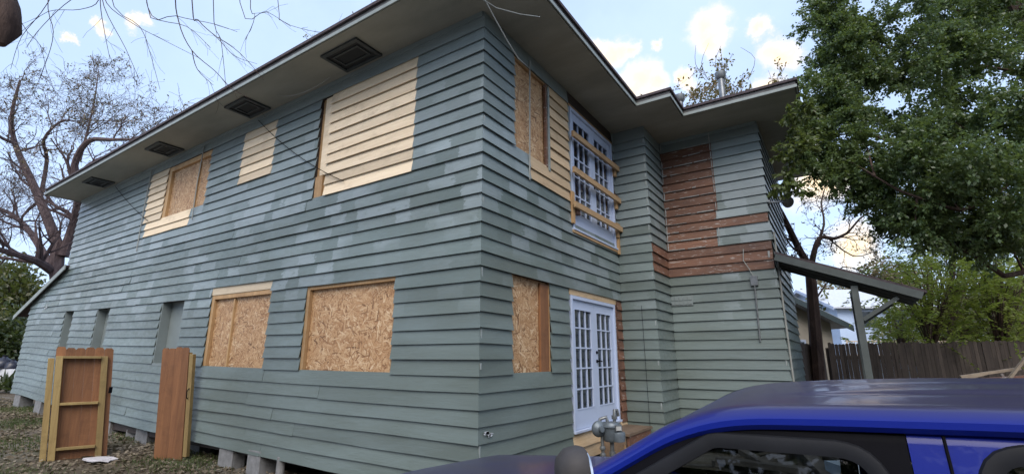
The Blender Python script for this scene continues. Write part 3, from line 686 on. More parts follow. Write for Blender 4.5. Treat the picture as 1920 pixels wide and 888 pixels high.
m = MB(); m.tube([gp(-.16, 0, -.02), gp(-.16, 0, -.66)], .024, 10)
for t in (-.26, -.36, -.44): m.lathe(gp(-.16, 0, t), [(0, .036), (.02, .044), (.05, .036)], n=10)
m.build('riser_pipe', GALV, gm, True)
m = MB(); m.tube([gp(.0, 0, -.13), gp(.0, 0, -.66)], .03, 10); m.lathe(gp(0, 0, -.34), [(0, .045), (.05, .045)], n=10); m.build('riser_pipe', GALV, gm, True)
m = MB(); m.tube([gp(.20, -.02, -.18), gp(.30, -.02, -.62)], .012, 6); m.build('brace_rod', LUMB, gm)

# ------------------------------------------------------------------ awning on the wing
AWP = flat('awning_paint', (.066, .078, .074), .6, var=.2, scale=4)
aw = thing('awning', (3.7, 7.0, 0), 'grey shed roof awning on a post beside the wing', 'awning')
def az(x): return 1.80 + E - (x-2.58)*.425
aw_r = MB(); aw_r.prism([(2.62, 5.30, az(2.62)+.09), (4.62, 5.30, az(4.62)+.09), (4.62, 5.30, az(4.62)+.05), (2.62, 5.30, az(2.62)+.05)], (0, 1.35, 0)); aw_r = aw_r.build('roof_sheet', SHING, aw)
for i in range(4):
    y = 5.29 + .001*i + i*.40; z = 0
    MB().bar((2.615, y+.02, az(2.615)-.012), (4.56, y+.02, az(4.56)-.012), .045, .115).build('rafter', AWP, aw)
for y in (5.42, 6.5):
    MB().box(3.66, 3.76, y-.05, y+.05, -.05, az(3.76)-.12).build('post', AWP, aw, bevel=.004)
    MB().bar((3.76, y, .62+E), (4.26, y, az(4.26)-.14), .06, .09, up=(0, 1, 0)).build('brace', AWP, aw)
MB().box(3.67, 3.75, 5.48, 6.44, az(3.76)-.24, az(3.76)-.12).build('beam', AWP, aw)

# ------------------------------------------------------------------ cedar gate panels
def arc_picket(O, ux, w, z0, z1, th, nrm, ear=.025):
    O = V(O); ux = V(ux); nrm = V(nrm); z = UP
    prof = [(0, z0), (w, z0), (w, z1-ear*1.2), (w-ear, z1), (ear, z1), (0, z1-ear*1.2)]
    return [O + ux*a + UP*b for a, b in prof], nrm*th
def gate(base, ang, width, H, n, label, frame_front, lean=0.10):
    t = thing('cedar_gate', base, label, 'gate', 'cedar gate panels standing in the yard')
    ux = V((math.cos(ang), math.sin(ang), 0)); nr = V((math.sin(ang), -math.cos(ang), 0))   # nr: towards the viewer
    B = V(base); gap = .0012; pw = (width - gap*(n-1))/n; s = 1 if frame_front else -1
    for i in range(n):
        h = H + random.uniform(-.012, .012); p, off = arc_picket(B + ux*(i*(pw+gap)), ux, pw, .0, h, .018, -nr*s); p = [q - ux*(q.z-B.z)*lean for q in p]
        MB().prism(p, off).build('picket', CEDAR, t)
    def fb(name, a0, a1, z0, z1, d0, d1, mt):
        P = [B + ux*(a-z*lean) + nr*s*d + UP*z for z in (z0, z1) for a, d in ((a0,d0),(a1,d0),(a1,d1),(a0,d1))]; MB().hexa(P).build(name, mt, t, bevel=.003)
    return t, fb, ux, nr, B
GA = at(76, 862, 9.95); GB = at(196, 856, 9.25); GA.z = GB.z = 0
g1a = V((-7.62, -1.50, gz(-7.7, -1.5)-.005)); 
t, fb, ux, nr, B = gate(g1a, math.radians(72), .76, 1.80, 6, 'framed cedar gate panel standing upright on the leaves, frame side showing', True)
fb('stile', -.09, -.01, -.0, 1.62, .002, .042, TREATED); fb('stile', .01, .10, 0, 1.655, .002, .092, TREATED); fb('stile', .60, .69, 0, 1.655, .002, .045, TREATED)
for z in (.155, .86, 1.615): fb('rail', .101, .599, z, z+.04, .002, .088 if z < 1.6 else .10, TREATX)
MB().box(*(lambda q: (q.x-.02, q.x+.02, q.y-.02, q.y+.02, q.z-.05, q.z+.05))(B+ux*.645+nr*.06+UP*1.08)).build('latch', BLACK, t)
g2a = V((-6.50, -.40, gz(-6.5, -.6)-.005))
t, fb, ux, nr, B = gate(g2a, math.radians(23), .54, 1.83, 4, 'narrow cedar gate panel leaning near the house wall, picket side showing', False)
fb('stile', .43, .52, .1, 1.75, .002, .09, TREATED); fb('rail', .02, .42, .3, .39, .002, .04, TREATX); fb('rail', .02, .42, 1.4, 1.49, .002, .04, TREATX); fb('stile', .555, .63, .06, 1.72, -.018, .05, TREATED)
q = B+ux*.49+nr*.025; MB().tube([q+UP*1.15, q+UP*1.10+nr*.04, q+UP*1.0+nr*.03, q+UP*.98], .008, 6).build('latch', BLACK, t)

# ------------------------------------------------------------------ fence and neighbours behind
def fence(a, b, H, n, label, z0=0, mt=FENCE):
    a = V((a.x, a.y, z0)); b = V((b.x, b.y, z0)); d = (b-a); L = d.length; d.normalize(); nr = V((d.y, -d.x, 0))
    t = thing('plank_fence', tuple((a+b)/2), label, 'fence')
    for i in range(n):
        w = L/n; h = H + random.uniform(-.025, .02); o = a + d*(i*w) + nr*random.uniform(-.008, .008); ww = w - random.uniform(.001, .006)
        tl = random.uniform(-.004, .004)
        MB().prism([o, o+d*ww, o+d*(ww+tl)+UP*h, o+d*(ww*.5+tl)+UP*(h+.02), o+d*tl+UP*h], nr*.02).build('plank', mt, t)
    for z in (.35, H-.35): MB().bar(a-nr*.05+UP*z, b-nr*.05+UP*z, .04, .09).build('rail', mt, t)
    for i in range(int(L/2.4)+1):
        p = a + d*min(L, i*2.4) - nr*.12; MB().box(p.x-.05, p.x+.05, p.y-.05, p.y+.05, z0-.1, z0+H-.1).build('post', mt, t)
fence(at(1560, 700, 13.2), at(2080, 700, 11.0), 2.06, 66, 'long weathered plank fence behind the blue car')
fence(at(1497, 700, 12.2), at(1550, 700, 12.8), 2.02, 6, 'short piece of dark plank fence between wing and tree trunk')
def house_box(name, base, ang, L, Wd, H, wallm, roofm, label, slope=.45, over=.35, winm=None, wins=(), trim=None):
    t = thing(name, base, label, 'house'); c, s = math.cos(ang), math.sin(ang); B = V(base)
    def q(x, y, z): return B + V((x*c-y*s, x*s+y*c, z))
    m = MB(); m.hexa([q(x, y, z) for z in (0, H) for x, y in ((0,0),(L,0),(L,Wd),(0,Wd))]); rh = Wd/2*slope
    m.prism([q(0, 0, H+.001), q(0, Wd, H+.001), q(0, Wd/2, H+rh)], q(L, 0, 0)-q(0, 0, 0)); m.build('wall', wallm, t)
    m = MB()
    for sg in (0, 1):
        y0 = -over if sg == 0 else Wd+over; z0 = H - over*slope
        m.prism([q(-over, y0, z0+.02), q(-over, Wd/2, H+rh+.02), q(-over, Wd/2, H+rh+.12), q(-over, y0, z0+.12)], q(L+2*over, 0, 0)-q(0, 0, 0))
    r = m.build('roof', roofm, t)
    if trim:
        for sg in (0, 1):
            y0 = -over if sg == 0 else Wd+over; z0 = H - over*slope
            MB().prism([q(-over-.02, y0, z0-.10), q(-over-.02, Wd/2, H+rh-.10), q(-over-.02, Wd/2, H+rh+.10), q(-over-.02, y0, z0+.10)], q(.03, 0, 0)-q(0, 0, 0)).build('barge_board', trim, r)
    for (x, z0, w, h, face) in wins:
        m = MB()
        if face == 'f': pts = [q(x+i, -.03, z) for i, z in ((0,z0),(w,z0),(w,z0+h),(0,z0+h))]; off = q(0, .05, 0)-q(0, 0, 0)
        else: pts = [q(-.03, x+i, z) for i, z in ((0,z0),(w,z0),(w,z0+h),(0,z0+h))]; off = q(.05, 0, 0)-q(0, 0, 0)
        wn = MB().prism(pts, off).build('window', WHITE, t)
        if face == 'f': pts = [q(x+i, -.045, z) for i, z in ((.08,z0+.08),(w-.08,z0+.08),(w-.08,z0+h-.08),(.08,z0+h-.08))]
        else: pts = [q(-.045, x+i, z) for i, z in ((.08,z0+.08),(w-.08,z0+.08),(w-.08,z0+h-.08),(.08,z0+h-.08))]
        MB().prism(pts, off*.6).build('pane', flat('far_pane', (.04, .05, .06), .1), wn)
    return t, q
CREAM = flat('cream_siding', (.40, .36, .30), .7, var=.15, scale=2); PALEB = flat('pale_blue_siding', (.42, .52, .68), .7, var=.06, scale=2); GREYR = flat('pale_metal_roof', (.50, .52, .56), .5, var=.1)
# small cream outbuilding right behind the wing
nb = at(1562, 640, 17.0); house_box('outbuilding', (nb.x, nb.y, 0), math.radians(33.4+90+12), 6, 4.5, 2.85, CREAM, GREYR, 'small cream outbuilding with dark eaves between the wing and the fork-trunked tree', .42, .45, trim=flat('dark_teal_trim', (.05, .07, .075), .6), wins=((1.1, 1.0, .8, 1.3, 's'), (2.6, .9, .9, 1.6, 's')))
nb = at(1578, 640, 33); t, q = house_box('neighbour_house', (nb.x, nb.y, 0), math.radians(33.4), 6.0, 7.0, 5.1, PALEB, GREYR, 'pale blue neighbouring house with white trim beyond the fence', .42, .5, trim=WHITE, wins=((1.0, 3.6, 1.6, 1.2, 'f'), (3.6, 3.4, 1.0, 1.4, 'f')))
m = MB()
for z in (1.9, 2.75): m.bar(q(-.6, -1.4, z), q(7.5, -1.4, z), .06, .07)
for i in range(50): m.bar(q(-.6+i*.163, -1.4, 1.9), q(-.6+i*.163, -1.4, 2.75), .035, .035)
for i in range(6): m.bar(q(-.6+i*1.62, -1.4, 0), q(-.6+i*1.62, -1.4, 2.85), .1, .1)
m.box(0, .001, 0, .001, 0, .001) if False else None
dk = m.build('deck_railing', flat('tan_rail', (.45, .36, .28), .7), t); MB().hexa([q(x, y, z) for z in (1.75, 1.86) for x, y in ((-.6,-1.45),(7.5,-1.45),(7.5,-.05),(-.6,-.05))]).build('deck', LUMB, dk)

# scrap lumber behind the car
GREYW = m_wood('grey_board', (.30, .24, .17), (.16, .12, .085), axis=0, knots=False)
for i, (a, b, w, h, mt, lb) in enumerate((
        ((1800, 706, 7.2), (1912, 690, 7.0), .06, .035, GREYW, 'long tan board lying on top of the scrap pile'),
        ((1890, 712, 6.9), (1935, 655, 6.8), .05, .03, GREYW, 'pale board sticking up steeply out of the scrap pile'),
        ((1840, 712, 7.3), (1930, 706, 7.2), .07, .05, BROWN, 'dark red-brown board low in the scrap pile'),
        ((1795, 714, 7.6), (1850, 700, 7.4), .04, .03, GREYW, 'thin stick at the left end of the scrap pile'))):
    A = at(*a); Bq = at(*b); tag(MB().bar(A, Bq, w, h).build('scrap_board', mt, None), lb, 'board', 'scrap boards behind the car')
sp = MB(); pc = at(1925, 760, 7.3)
for i in range(110):
    a = random.uniform(0, 3.14); l = random.uniform(.3, 1.2); c = pc + RT*random.gauss(0, .7) + FW*random.gauss(.1, .35); z = random.uniform(.05, 1.42)*max(.15, 1-(abs((c-pc).dot(RT))/1.5)**2)
    d = V((math.cos(a), math.sin(a), random.uniform(-.15, .15)))*l/2; c.z = z; sp.bar(c-d, c+d, random.uniform(.02, .09), .025)
tag(sp.build('scrap_heap', m_wood('grey_scrap', (.22, .16, .11), (.10, .075, .06), axis=0, knots=False), None), 'heap of grey and brown broken boards behind the blue car', 'scrap heap', kind='stuff')
jk = MB()
for i in range(150):
    c = at(random.gauss(1520, 130), 850, random.uniform(4.7, 6.6)); k = 1-min(1, abs((c-at(1520, 850, 5.6)).length)/1.5); c.z = random.uniform(.02, .35+.75*k); a = random.uniform(0, 3.14); l = random.uniform(.25, .95)
    d = V((math.cos(a), math.sin(a), random.uniform(-.35, .35)))*l/2; jk.bar(c-d, c+d, random.uniform(.03, .18), random.choice((.02, .03, .05)))
tag(jk.build('demolition_rubble', flat('rubble_wood', (.10, .082, .068), .85, var=.6, scale=1.7), None), 'rubble of broken boards between the car and the wing', 'rubble', kind='stuff')

bx_ = at(1628, 885, 4.6); t = thing('cardboard_box', (bx_.x, bx_.y, 0), 'open pale blue box on the rubble seen through the car window', 'box'); m = MB()
for a0, a1, b0, b1 in ((-.25, .25, -.2, -.19), (-.25, .25, .19, .2), (-.25, -.24, -.19, .19), (.24, .25, -.19, .19), (-.24, .24, -.19, .19)):
    z1 = bx_.z+.06 if a1-a0 < .02 or b1-b0 < .02 else bx_.z-.25
    m.hexa([V((bx_.x, bx_.y, z)) + RT*a + FW*b for z in (bx_.z-.3, z1) for a, b in ((a0, b0), (a1, b0), (a1, b1), (a0, b1))])
m.build('carton', flat('pale_box', (.45, .52, .60), .7), t)
# ------------------------------------------------------------------ trees
def npmesh(name, verts, faces, mat, parent, smooth=False):
    o = WL.get(parent.name, V((0,0,0))) if parent else V((0,0,0))
    verts = np.asarray(verts, dtype=np.float32) - np.array(o, dtype=np.float32); faces = np.asarray(faces, dtype=np.int32); k = faces.shape[1]
    me = bpy.data.meshes.new(name); me.vertices.add(len(verts)); me.vertices.foreach_set('co', verts.ravel())
    me.loops.add(faces.size); me.loops.foreach_set('vertex_index', faces.ravel())
    me.polygons.add(len(faces)); me.polygons.foreach_set('loop_start', np.arange(0, faces.size, k, dtype=np.int32)); me.polygons.foreach_set('loop_total', np.full(len(faces), k, dtype=np.int32))
    if smooth: me.polygons.foreach_set('use_smooth', np.ones(len(faces), dtype=bool))
    me.update(calc_edges=True); me.validate()
    ob = bpy.data.objects.new(name, me); col.objects.link(ob); me.materials.append(mat)
    if parent: ob.parent = parent
    WL[ob.name] = o.copy(); return ob
class Wood:
    """tapered limbs collected into one trunk mesh; ends: twig points for leaves"""
    def __init__(s, seed): s.mb = MB(); s.r = random.Random(seed); s.tw = []
    def limb(s, pts, r0, r1, n=7, steps=3):
        pts = [V(p) for p in pts]; out = []
        for i in range(len(pts)-1):
            p0 = pts[max(i-1, 0)]; p1 = pts[i]; p2 = pts[i+1]; p3 = pts[min(i+2, len(pts)-1)]
            for q in range(steps):
                t = q/steps; out.append(.5*((2*p1)+(p2-p0)*t+(2*p0-5*p1+4*p2-p3)*t*t+(-p0+3*p1-3*p2+p3)*t**3))
        out.append(pts[-1]); m = len(out)
        s.mb.tube(out, [r0+(r1-r0)*i/(m-1) for i in range(m)], n, cap=False); return out
    def branch(s, p, d, L, r, lvl, up=.05, wig=.28, kids=(3, 5), shrink=(.5, .75), spread=(.5, 1.0), rmin=.004):
        R = s.r; p = V(p); d = V(d).normalized(); n = 5 if L > .5 else 4; pts = [p.copy()]; dirs = []
        for i in range(n):
            d = (d + V((R.gauss(0, wig), R.gauss(0, wig), R.gauss(0, wig)))*.6 + UP*up).normalized(); p = p + d*(L/n); pts.append(p.copy()); dirs.append(d.copy())
        rr = [max(rmin, r*(1-.75*i/n)) for i in range(n+1)]
        s.mb.tube(pts, rr, 6 if r > .06 else (4 if r > .018 else 3), cap=False)
        if lvl <= 0: s.tw.append((pts, dirs)); return
        for k in range(R.randint(*kids)):
            i = R.randint(1, n); a = R.uniform(*spread); dd = dirs[i-1]
            ax = dd.cross(V((R.gauss(0,1), R.gauss(0,1), R.gauss(0,1)))); ax.normalize()
            nd = dd*math.cos(a) + ax*math.sin(a)
            s.branch(pts[i], nd, L*R.uniform(*shrink), rr[i]*R.uniform(.5, .75), lvl-1, up, wig, kids, shrink, spread, rmin)
    def sprout(s, pts, r0, r1, cnt, L, lvl, bias=(0,0,.4), start=.25, **k):
        R = s.r; m = len(pts)
        for i in range(cnt):
            t = R.uniform(start, 1); j = min(m-2, int(t*(m-1))); p = pts[j].lerp(pts[j+1], R.random()); dd = (pts[j+1]-pts[j]).normalized()
            ax = dd.cross(V((R.gauss(0,1), R.gauss(0,1), R.gauss(0,1)))); ax.normalize(); a = R.uniform(.6, 1.3)
            s.branch(p, dd*math.cos(a)+ax*math.sin(a)+V(bias), L*R.uniform(.6, 1.25)*(1.1-.4*t), max(.006, (r0+(r1-r0)*t)*.5), lvl, **k)
def leaf_quads(centers, dirs, size, droop=.4, rng=RNG, aspect=.5, jitter=.9):
    """diamond shaped leaves, folded a little along the midrib"""
    c = np.asarray(centers, float); n = len(c); d = np.asarray(dirs, float) + rng.normal(0, jitter, (n, 3)); d[:, 2] -= droop
    d /= np.linalg.norm(d, axis=1)[:, None]; r = rng.normal(0, 1, (n, 3)) + np.array([0, 0, 1.0]); sd = np.cross(d, r); sd /= np.linalg.norm(sd, axis=1)[:, None]; nn = np.cross(sd, d)
    s = (np.asarray(size)*np.ones(n)*rng.uniform(.7, 1.25, n))[:, None]
    v = np.stack([c, c + d*s*.45 + sd*s*aspect*.5 + nn*s*.06, c + d*s, c + d*s*.45 - sd*s*aspect*.5 + nn*s*.06], 1).reshape(-1, 3)
    f = np.arange(4*n).reshape(n, 4); return v, f
BARKL = m_bark('grey_bark', (.050, .034, .036), (.135, .100, .095)); BARKD = m_bark('dark_bark', (.040, .026, .022), (.105, .070, .055)); TWIGM = flat('pale_twig', (.16, .13, .13), .8, var=.3)

def leaves_on_twigs(tw, per, size, rng, droop=.3, aspect=.5, spread=.05):
    cs, ds = [], []
    for pts, dirs in tw:
        for _ in range(per):
            i = rng.integers(0, len(dirs)); t = rng.random(); p = pts[i].lerp(pts[i+1], t); cs.append(np.array(p)+rng.normal(0, spread, 3)); ds.append(np.array(dirs[i])*.6)
    return leaf_quads(np.array(cs), np.array(ds), size, droop, rng, aspect)

# --- bare tree behind the far end of the house
def bare_left():
    D = 21.0; b = at(110, 690, D); t = thing('bare_tree', (b.x, b.y, gz(b.x, b.y)), 'big bare tree with curved trunks behind the far end of the house', 'tree')
    w = Wood(11); g = lambda px, py, dd=0: at(px, py, D+dd)
    base = V((b.x, b.y, gz(b.x, b.y)-.1))
    limbs = [([base, g(112, 560), g(105, 500), g(112, 455)], .44, .33), ([g(112, 470), g(85, 400), g(55, 330, 1), g(28, 270, 1.5), g(22, 215, 2), g(38, 150, 2)], .30, .07),
             ([g(118, 480), g(138, 425), g(150, 360, -1), g(140, 310, -1.5), g(165, 265, -2), g(205, 262, -2), g(250, 262, -2)], .30, .06),
             ([g(100, 510), g(70, 490, -1), g(35, 478, -2), g(-30, 460, -3)], .26, .12), ([g(75, 375, 1), g(88, 300, 1), g(82, 262), g(110, 230), g(130, 225)], .13, .04),
             ([g(95, 500, 1), g(60, 440, 2), g(20, 400, 3), g(-40, 380, 4)], .24, .08), ([g(30, 270, 1), g(-10, 250, 0), g(-50, 200, 0)], .12, .05),
             ([g(143, 330, -1), g(180, 300, 0), g(235, 285, 1), g(280, 300, 1)], .10, .03), ([g(150, 300, 1), g(175, 200, 2), g(185, 130, 2)], .09, .02)]
    for p, r0, r1 in limbs:
        r0, r1 = r0*.74, r1*.74; q = w.limb(p, r0, r1)
        if p[0] is not base: w.sprout(q, r0, r1, 9, 2.1, 3, up=.07, wig=.42, kids=(3, 5), bias=(0, 0, .35), rmin=.006, start=.2)
    w.mb.build('trunk', BARKL, t, True)
    v, f = leaves_on_twigs([q for q in w.tw if RNG.random() < .30 and q[0][-1].z > 9.5], 4, .12, RNG, .3, .5); npmesh('crown', v, f, m_leaf('dry_leaf', (.12, .085, .045), (.20, .14, .10)), t)
bare_left()

# --- trees behind the roof
def roof_tree(px, py, D, label, seed, L=1.6, shoots=4, spread=110, per=5, cnt=22):
    top = at(px, py, D); t = thing('young_tree', (top.x, top.y, 0), label, 'tree'); w = Wood(seed)
    trunk = w.limb([(top.x, top.y, -.1), (top.x+.2, top.y, top.z*.5), (top.x, top.y+.1, top.z-5.0)], .16, .06)
    for i in range(cnt):
        a = at(px + random.gauss(0, spread*.5), py + 150 + random.uniform(-20, 70), D + random.uniform(-1.2, 1.2))
        s = w.limb([trunk[-1], trunk[-1].lerp(a, .55)-UP*.1, a], .022, .014, 5)
        w.branch(a, V((random.gauss(0, .35), random.gauss(0, .35), 1)), L*random.uniform(.6, 1.1),   .014, 2, up=.14, wig=.3, kids=(3, 4), rmin=.006)
    for i in range(shoots):
        a = at(px + random.uniform(-20, 90), py + 90, D); w.limb([a, a + V((random.gauss(0, .2), 0, .9)), a + V((random.gauss(0, .35), random.gauss(0, .3), 1.9))], .014, .006, 4)
    w.mb.build('trunk', BARKL, t, True)
    v, f = leaves_on_twigs(w.tw, per, .16, RNG, .2, .5, .07); npmesh('crown', v, f, m_leaf('autumn_leaf', (.085, .090, .030), (.24, .120, .050), trans=.35), t)
roof_tree(1335, 60, 19, 'sparse leafy tree with red-tinged leaves rising behind the wing roof', 21, per=9)
roof_tree(680, -60, 26, 'thin bare tree tips showing above the long eave', 22, L=1.5, shoots=2, spread=70, per=3, cnt=14)
roof_tree(590, -10, 26, 'low twig tip just above the long eave left of the other tips', 23, L=1.1, shoots=2, spread=40, per=2, cnt=6)

# --- bare forked tree by the awning
def forked():
    D = 12.4; b = at(1527, 700, D); t = thing('forked_tree', (b.x, b.y, 0), 'bare tree with a forked trunk behind the awning', 'tree'); w = Wood(31); g = lambda px, py, dd=0: at(px, py, D+dd)
    for p, r0, r1, c in (([(b.x, b.y, -.1), g(1530, 640), g(1524, 560), g(1518, 492)], .27, .19, 0), ([g(1520, 505), g(1500, 470), g(1478, 425, -.3), g(1455, 380, -.6)], .16, .10, 5),
                    ([g(1520, 505), g(1527, 470), g(1538, 445), g(1565, 447), g(1590, 436)], .13, .05, 7), ([g(1530, 465), g(1545, 420, .5), g(1540, 380, .8), g(1548, 350, 1)], .06, .02, 8),
                    ([g(1590, 436), g(1625, 400), g(1660, 410, .6), g(1700, 380)], .045, .015, 9), ([g(1545, 440), g(1600, 480, 1), g(1640, 470, 1.5)], .04, .012, 8), ([g(1530, 560), g(1580, 500, 1), g(1640, 520, 1)], .04, .012, 6)):
        r0, r1 = r0*.62, r1*.62; q = w.limb(p, r0, r1)
        if c: w.sprout(q, r0, r1, c, .75, 2, up=.02, wig=.5, kids=(3, 5), bias=(0, 0, .1), rmin=.004)
    w.mb.build('trunk', BARKD, t, True)
    v, f = leaves_on_twigs([q for q in w.tw if RNG.random() < .35], 5, .07, RNG, .5, .55); npmesh('crown', v, f, m_leaf('purple_brown_leaf', (.05, .03, .035), (.10, .07, .05)), t)
forked()

# --- big evergreen on the right
LEAFG = m_leaf('evergreen_leaf', (.055, .098, .042), (.130, .180, .066), rough=.38, trans=.40, spec=.55)
LEAFY = m_leaf('yellow_green_leaf', (.13, .19, .030), (.27, .30, .055), rough=.5, trans=.55)
def evergreen():
    D = 8.2; b = at(2150, 700, D); t = thing('evergreen_tree', (b.x, b.y, 0), 'large dense evergreen tree overhanging from the right', 'tree'); w = Wood(41); rng = np.random.default_rng(5)
    g = lambda px, py, dd=0: at(px, py, D+dd); T = w.limb([(b.x, b.y, -.1), (b.x, b.y, 2.2), g(2080, 330), g(1990, 150), g(1900, 0), g(1840, -130)], .30, .12)
    main = [w.limb(p, r, .012) for p, r in (([T[6], g(1920, 510, -.5), g(1830, 478, -.6), g(1760, 445, -.4), g(1690, 395)], .055), ([T[8], g(1900, 300), g(1750, 270), g(1600, 250)], .045), ([T[9], g(1880, 130), g(1700, 100, .6), g(1580, 60, .8)], .035), ([T[8], g(1850, 380, -.8), g(1720, 370, -.9), g(1640, 330, -.6)], .04), ([T[10], g(1750, 0, .5), g(1620, -60, .5)], .04))]
    blobs = [(1790, 60, 0, 190, 120, 1.1, 30), (1900, 150, -.4, 150, 140, 1.2, 34), (1690, 190, .2, 120, 90, .9, 20), (1820, 270, -.8, 150, 100, 1.0, 32), (1900, 380, -.9, 130, 80, 1.0, 26), (1730, 330, -.5, 120, 60, .8, 22),
             (1640, 110, .6, 110, 110, .8, 15), (1575, 170, .4, 75, 75, .6, 10), (1560, 60, .7, 60, 80, .6, 9), (1620, 290, 0, 80, 40, .6, 10), (1780, 410, -.4, 110, 50, .7, 16), (1700, -60, .4, 150, 60, .9, 14), (1980, 300, -.6, 100, 220, 1.2, 20),
             (1530, 235, .3, 45, 50, .4, 6), (1880, -40, 0, 120, 60, 1, 12), (1690, 395, -.1, 50, 35, .4, 6), (1850, 455, -.3, 90, 40, .6, 8), (1565, 130, .5, 55, 60, .5, 8), (1560, 230, .3, 50, 50, .4, 8), (1545, 300, .2, 45, 40, .4, 6), (1600, 330, 0, 50, 35, .4, 6), (1555, 20, .6, 45, 45, .5, 6), (1610, 30, .6, 70, 60, .6, 8), (1660, 60, .5, 80, 70, .7, 10), (1640, 380, 0, 45, 30, .4, 4)]
    cs, ds = [], []
    for px, py, dd, rx, ry, rd, n in blobs:
        for k in range(n):
            while True:
                a = rng.uniform(-1, 1, 3)
                if .25 < (a**2).sum() < 1: break
            c = np.array(g(px+a[0]*rx, py+a[1]*ry, dd+a[2]*rd)); out = np.array(RT*a[0]-UP*a[1]+FW*a[2]); m = int(rng.integers(520, 760))
            if k % 3 == 0:
                e = main[int(rng.integers(0, len(main)))]; j = min(range(len(e)), key=lambda i: (e[i]-V(c)).length)
                if (e[j]-V(c)).length < 1.6: w.limb([e[j], e[j].lerp(V(c), .5)+UP*.05, c], .022, .006, 4, 2)
            # sprays: short twigs radiating, leaves along each
            nt = 13; tw = rng.normal(0, 1, (nt, 3)) + out*.8; tw[:, 2] -= .25; tw /= np.linalg.norm(tw, axis=1)[:, None]; L = rng.uniform(.18, .56, nt)
            i = rng.integers(0, nt, m); s = rng.uniform(.15, 1, m)[:, None]; cs.append(c + tw[i]*L[i][:, None]*s + rng.normal(0, .03, (m, 3))); ds.append(tw[i])
    cs = np.concatenate(cs); ds = np.concatenate(ds); v, f = leaf_quads(cs, ds, .066, .45, rng, .56, .8)
    npmesh('crown', v, f, LEAFG, t); w.mb.build('trunk', BARKD, t, True)
    # the pale spray hanging in front of the eave
    cs, ds = [], []
    for px, py, rx, ry, n in ((1492, 200, 22, 40, 4), (1488, 265, 32, 45, 7), (1492, 330, 34, 30, 6), (1500, 240, 25, 40, 4)):
        for k in range(n):
            c = np.array(g(px+rng.uniform(-rx, rx), py+rng.uniform(-ry, ry), -.9+rng.normal(0, .12))); tw = rng.normal(0, 1, (6, 3)); tw[:, 2] -= .6; tw /= np.linalg.norm(tw, axis=1)[:, None]
            m = 120; i = rng.integers(0, 6, m); cs.append(c + tw[i]*rng.uniform(.02, .20, m)[:, None]); ds.append(tw[i])
    v, f = leaf_quads(np.concatenate(cs), np.concatenate(ds), .082, .5, rng, .55, .6); npmesh('hanging_spray', v, f, m_leaf('pale_evergreen_leaf', (.070, .095, .028), (.135, .165, .050), trans=.35), t)
evergreen()
# --- feathery yellow-green trees behind the fence
def feathery(px, py, D, rx, ry, n, label, seed, mat=LEAFY, size=.11, grp=None, z0=0):
    b = at(px, 700, D); t = thing('feathery_tree', (b.x, b.y, z0), label, 'tree', grp); w = Wood(seed); rng = np.random.default_rng(seed); c0 = at(px, py, D)
    T = w.limb([(b.x, b.y, z0-.1), (b.x+.1, b.y, max(.5, c0.z*.5)), tuple(c0)], .11, .05); cs, ds = [], []
    for k in range(n):
        a = rng.normal(0, .55, 3); c = at(px+a[0]*rx, py+a[1]*ry, D+a[2]*1.1)
        if k % 4 == 0: w.limb([T[len(T)//2], T[-1].lerp(c, .5)-UP*.1, c], .014, .004, 4, 2)
        d = V((rng.normal(), rng.normal(), rng.normal()*.4-.25)).normalized(); L = rng.uniform(.35, .7)
        for j in range(26):   # a frond: leaflets in two rows along a drooping stalk
            s = j/26; p = c + d*L*s - UP*.18*s*s; cs.append(np.array(p)+rng.normal(0, .012, 3)); sd = d.cross(UP).normalized()*(1 if j % 2 else -1); ds.append(np.array(sd*1.2+d*.5))
    v, f = leaf_quads(np.array(cs), np.array(ds), size, .2, rng, .38, .25); npmesh('crown', v, f, mat, t); w.mb.build('trunk', BARKD, t, True)
feathery(1745, 545, 13.4, 95, 85, 270, 'yellow-green feathery tree over the fence beside the awning tip', 51)
feathery(1875, 545, 12.6, 95, 95, 300, 'yellow-green feathery tree over the fence at the right edge', 52)
feathery(1790, 470, 14.5, 120, 60, 200, 'tall feathery green tree under the evergreen crown', 53, m_leaf('mid_green_leaf', (.055, .10, .025), (.12, .18, .04), trans=.4))
feathery(1690, 600, 15.5, 55, 50, 110, 'small feathery shrub in front of the pale blue house', 54)

# --- background trees at the far left and right that close the horizon
def bushy(px, py, D, rx, ry, n, label, seed, mat, size=.3, cat='tree', name='leafy_tree', fl=None):
    b = at(px, 700, D); z0 = 0 if fl is None else fl; t = thing(name, (b.x, b.y, z0), label, cat, 'background foliage'); rng = np.random.default_rng(seed); w = Wood(seed); cs, ds = [], []; c0 = at(px, py, D)
    T = w.limb([(b.x, b.y, z0-.1), (b.x, b.y, (z0+c0.z)/2), tuple(c0)], .02*D/2, .04)
    for k in range(n):
        a = rng.normal(0, .5, 3); c = at(px+a[0]*rx, py+a[1]*ry, D+a[2]*rx/918*D); c.z = max(c.z, z0+.15)
        if k % 3 == 0: w.limb([T[len(T)//2], T[-1].lerp(c, .5), c], .012*D/4, .008, 4, 2)
        m = 60; cs.append(np.array(c)+rng.normal(0, size*1.3, (m, 3))); ds.append(rng.normal(0, 1, (m, 3)))
    v, f = leaf_quads(np.concatenate(cs), np.concatenate(ds), size, .3, rng, .6, .5); npmesh('crown', v, f, mat, t); w.mb.build('trunk', BARKD, t, True)
OLIVE = m_leaf('olive_leaf', (.050, .060, .020), (.130, .125, .040), trans=.35); DKG = m_leaf('dark_green_leaf', (.022, .036, .014), (.055, .075, .026)); TAN = m_leaf('tan_leaf', (.12, .085, .045), (.20, .15, .085))
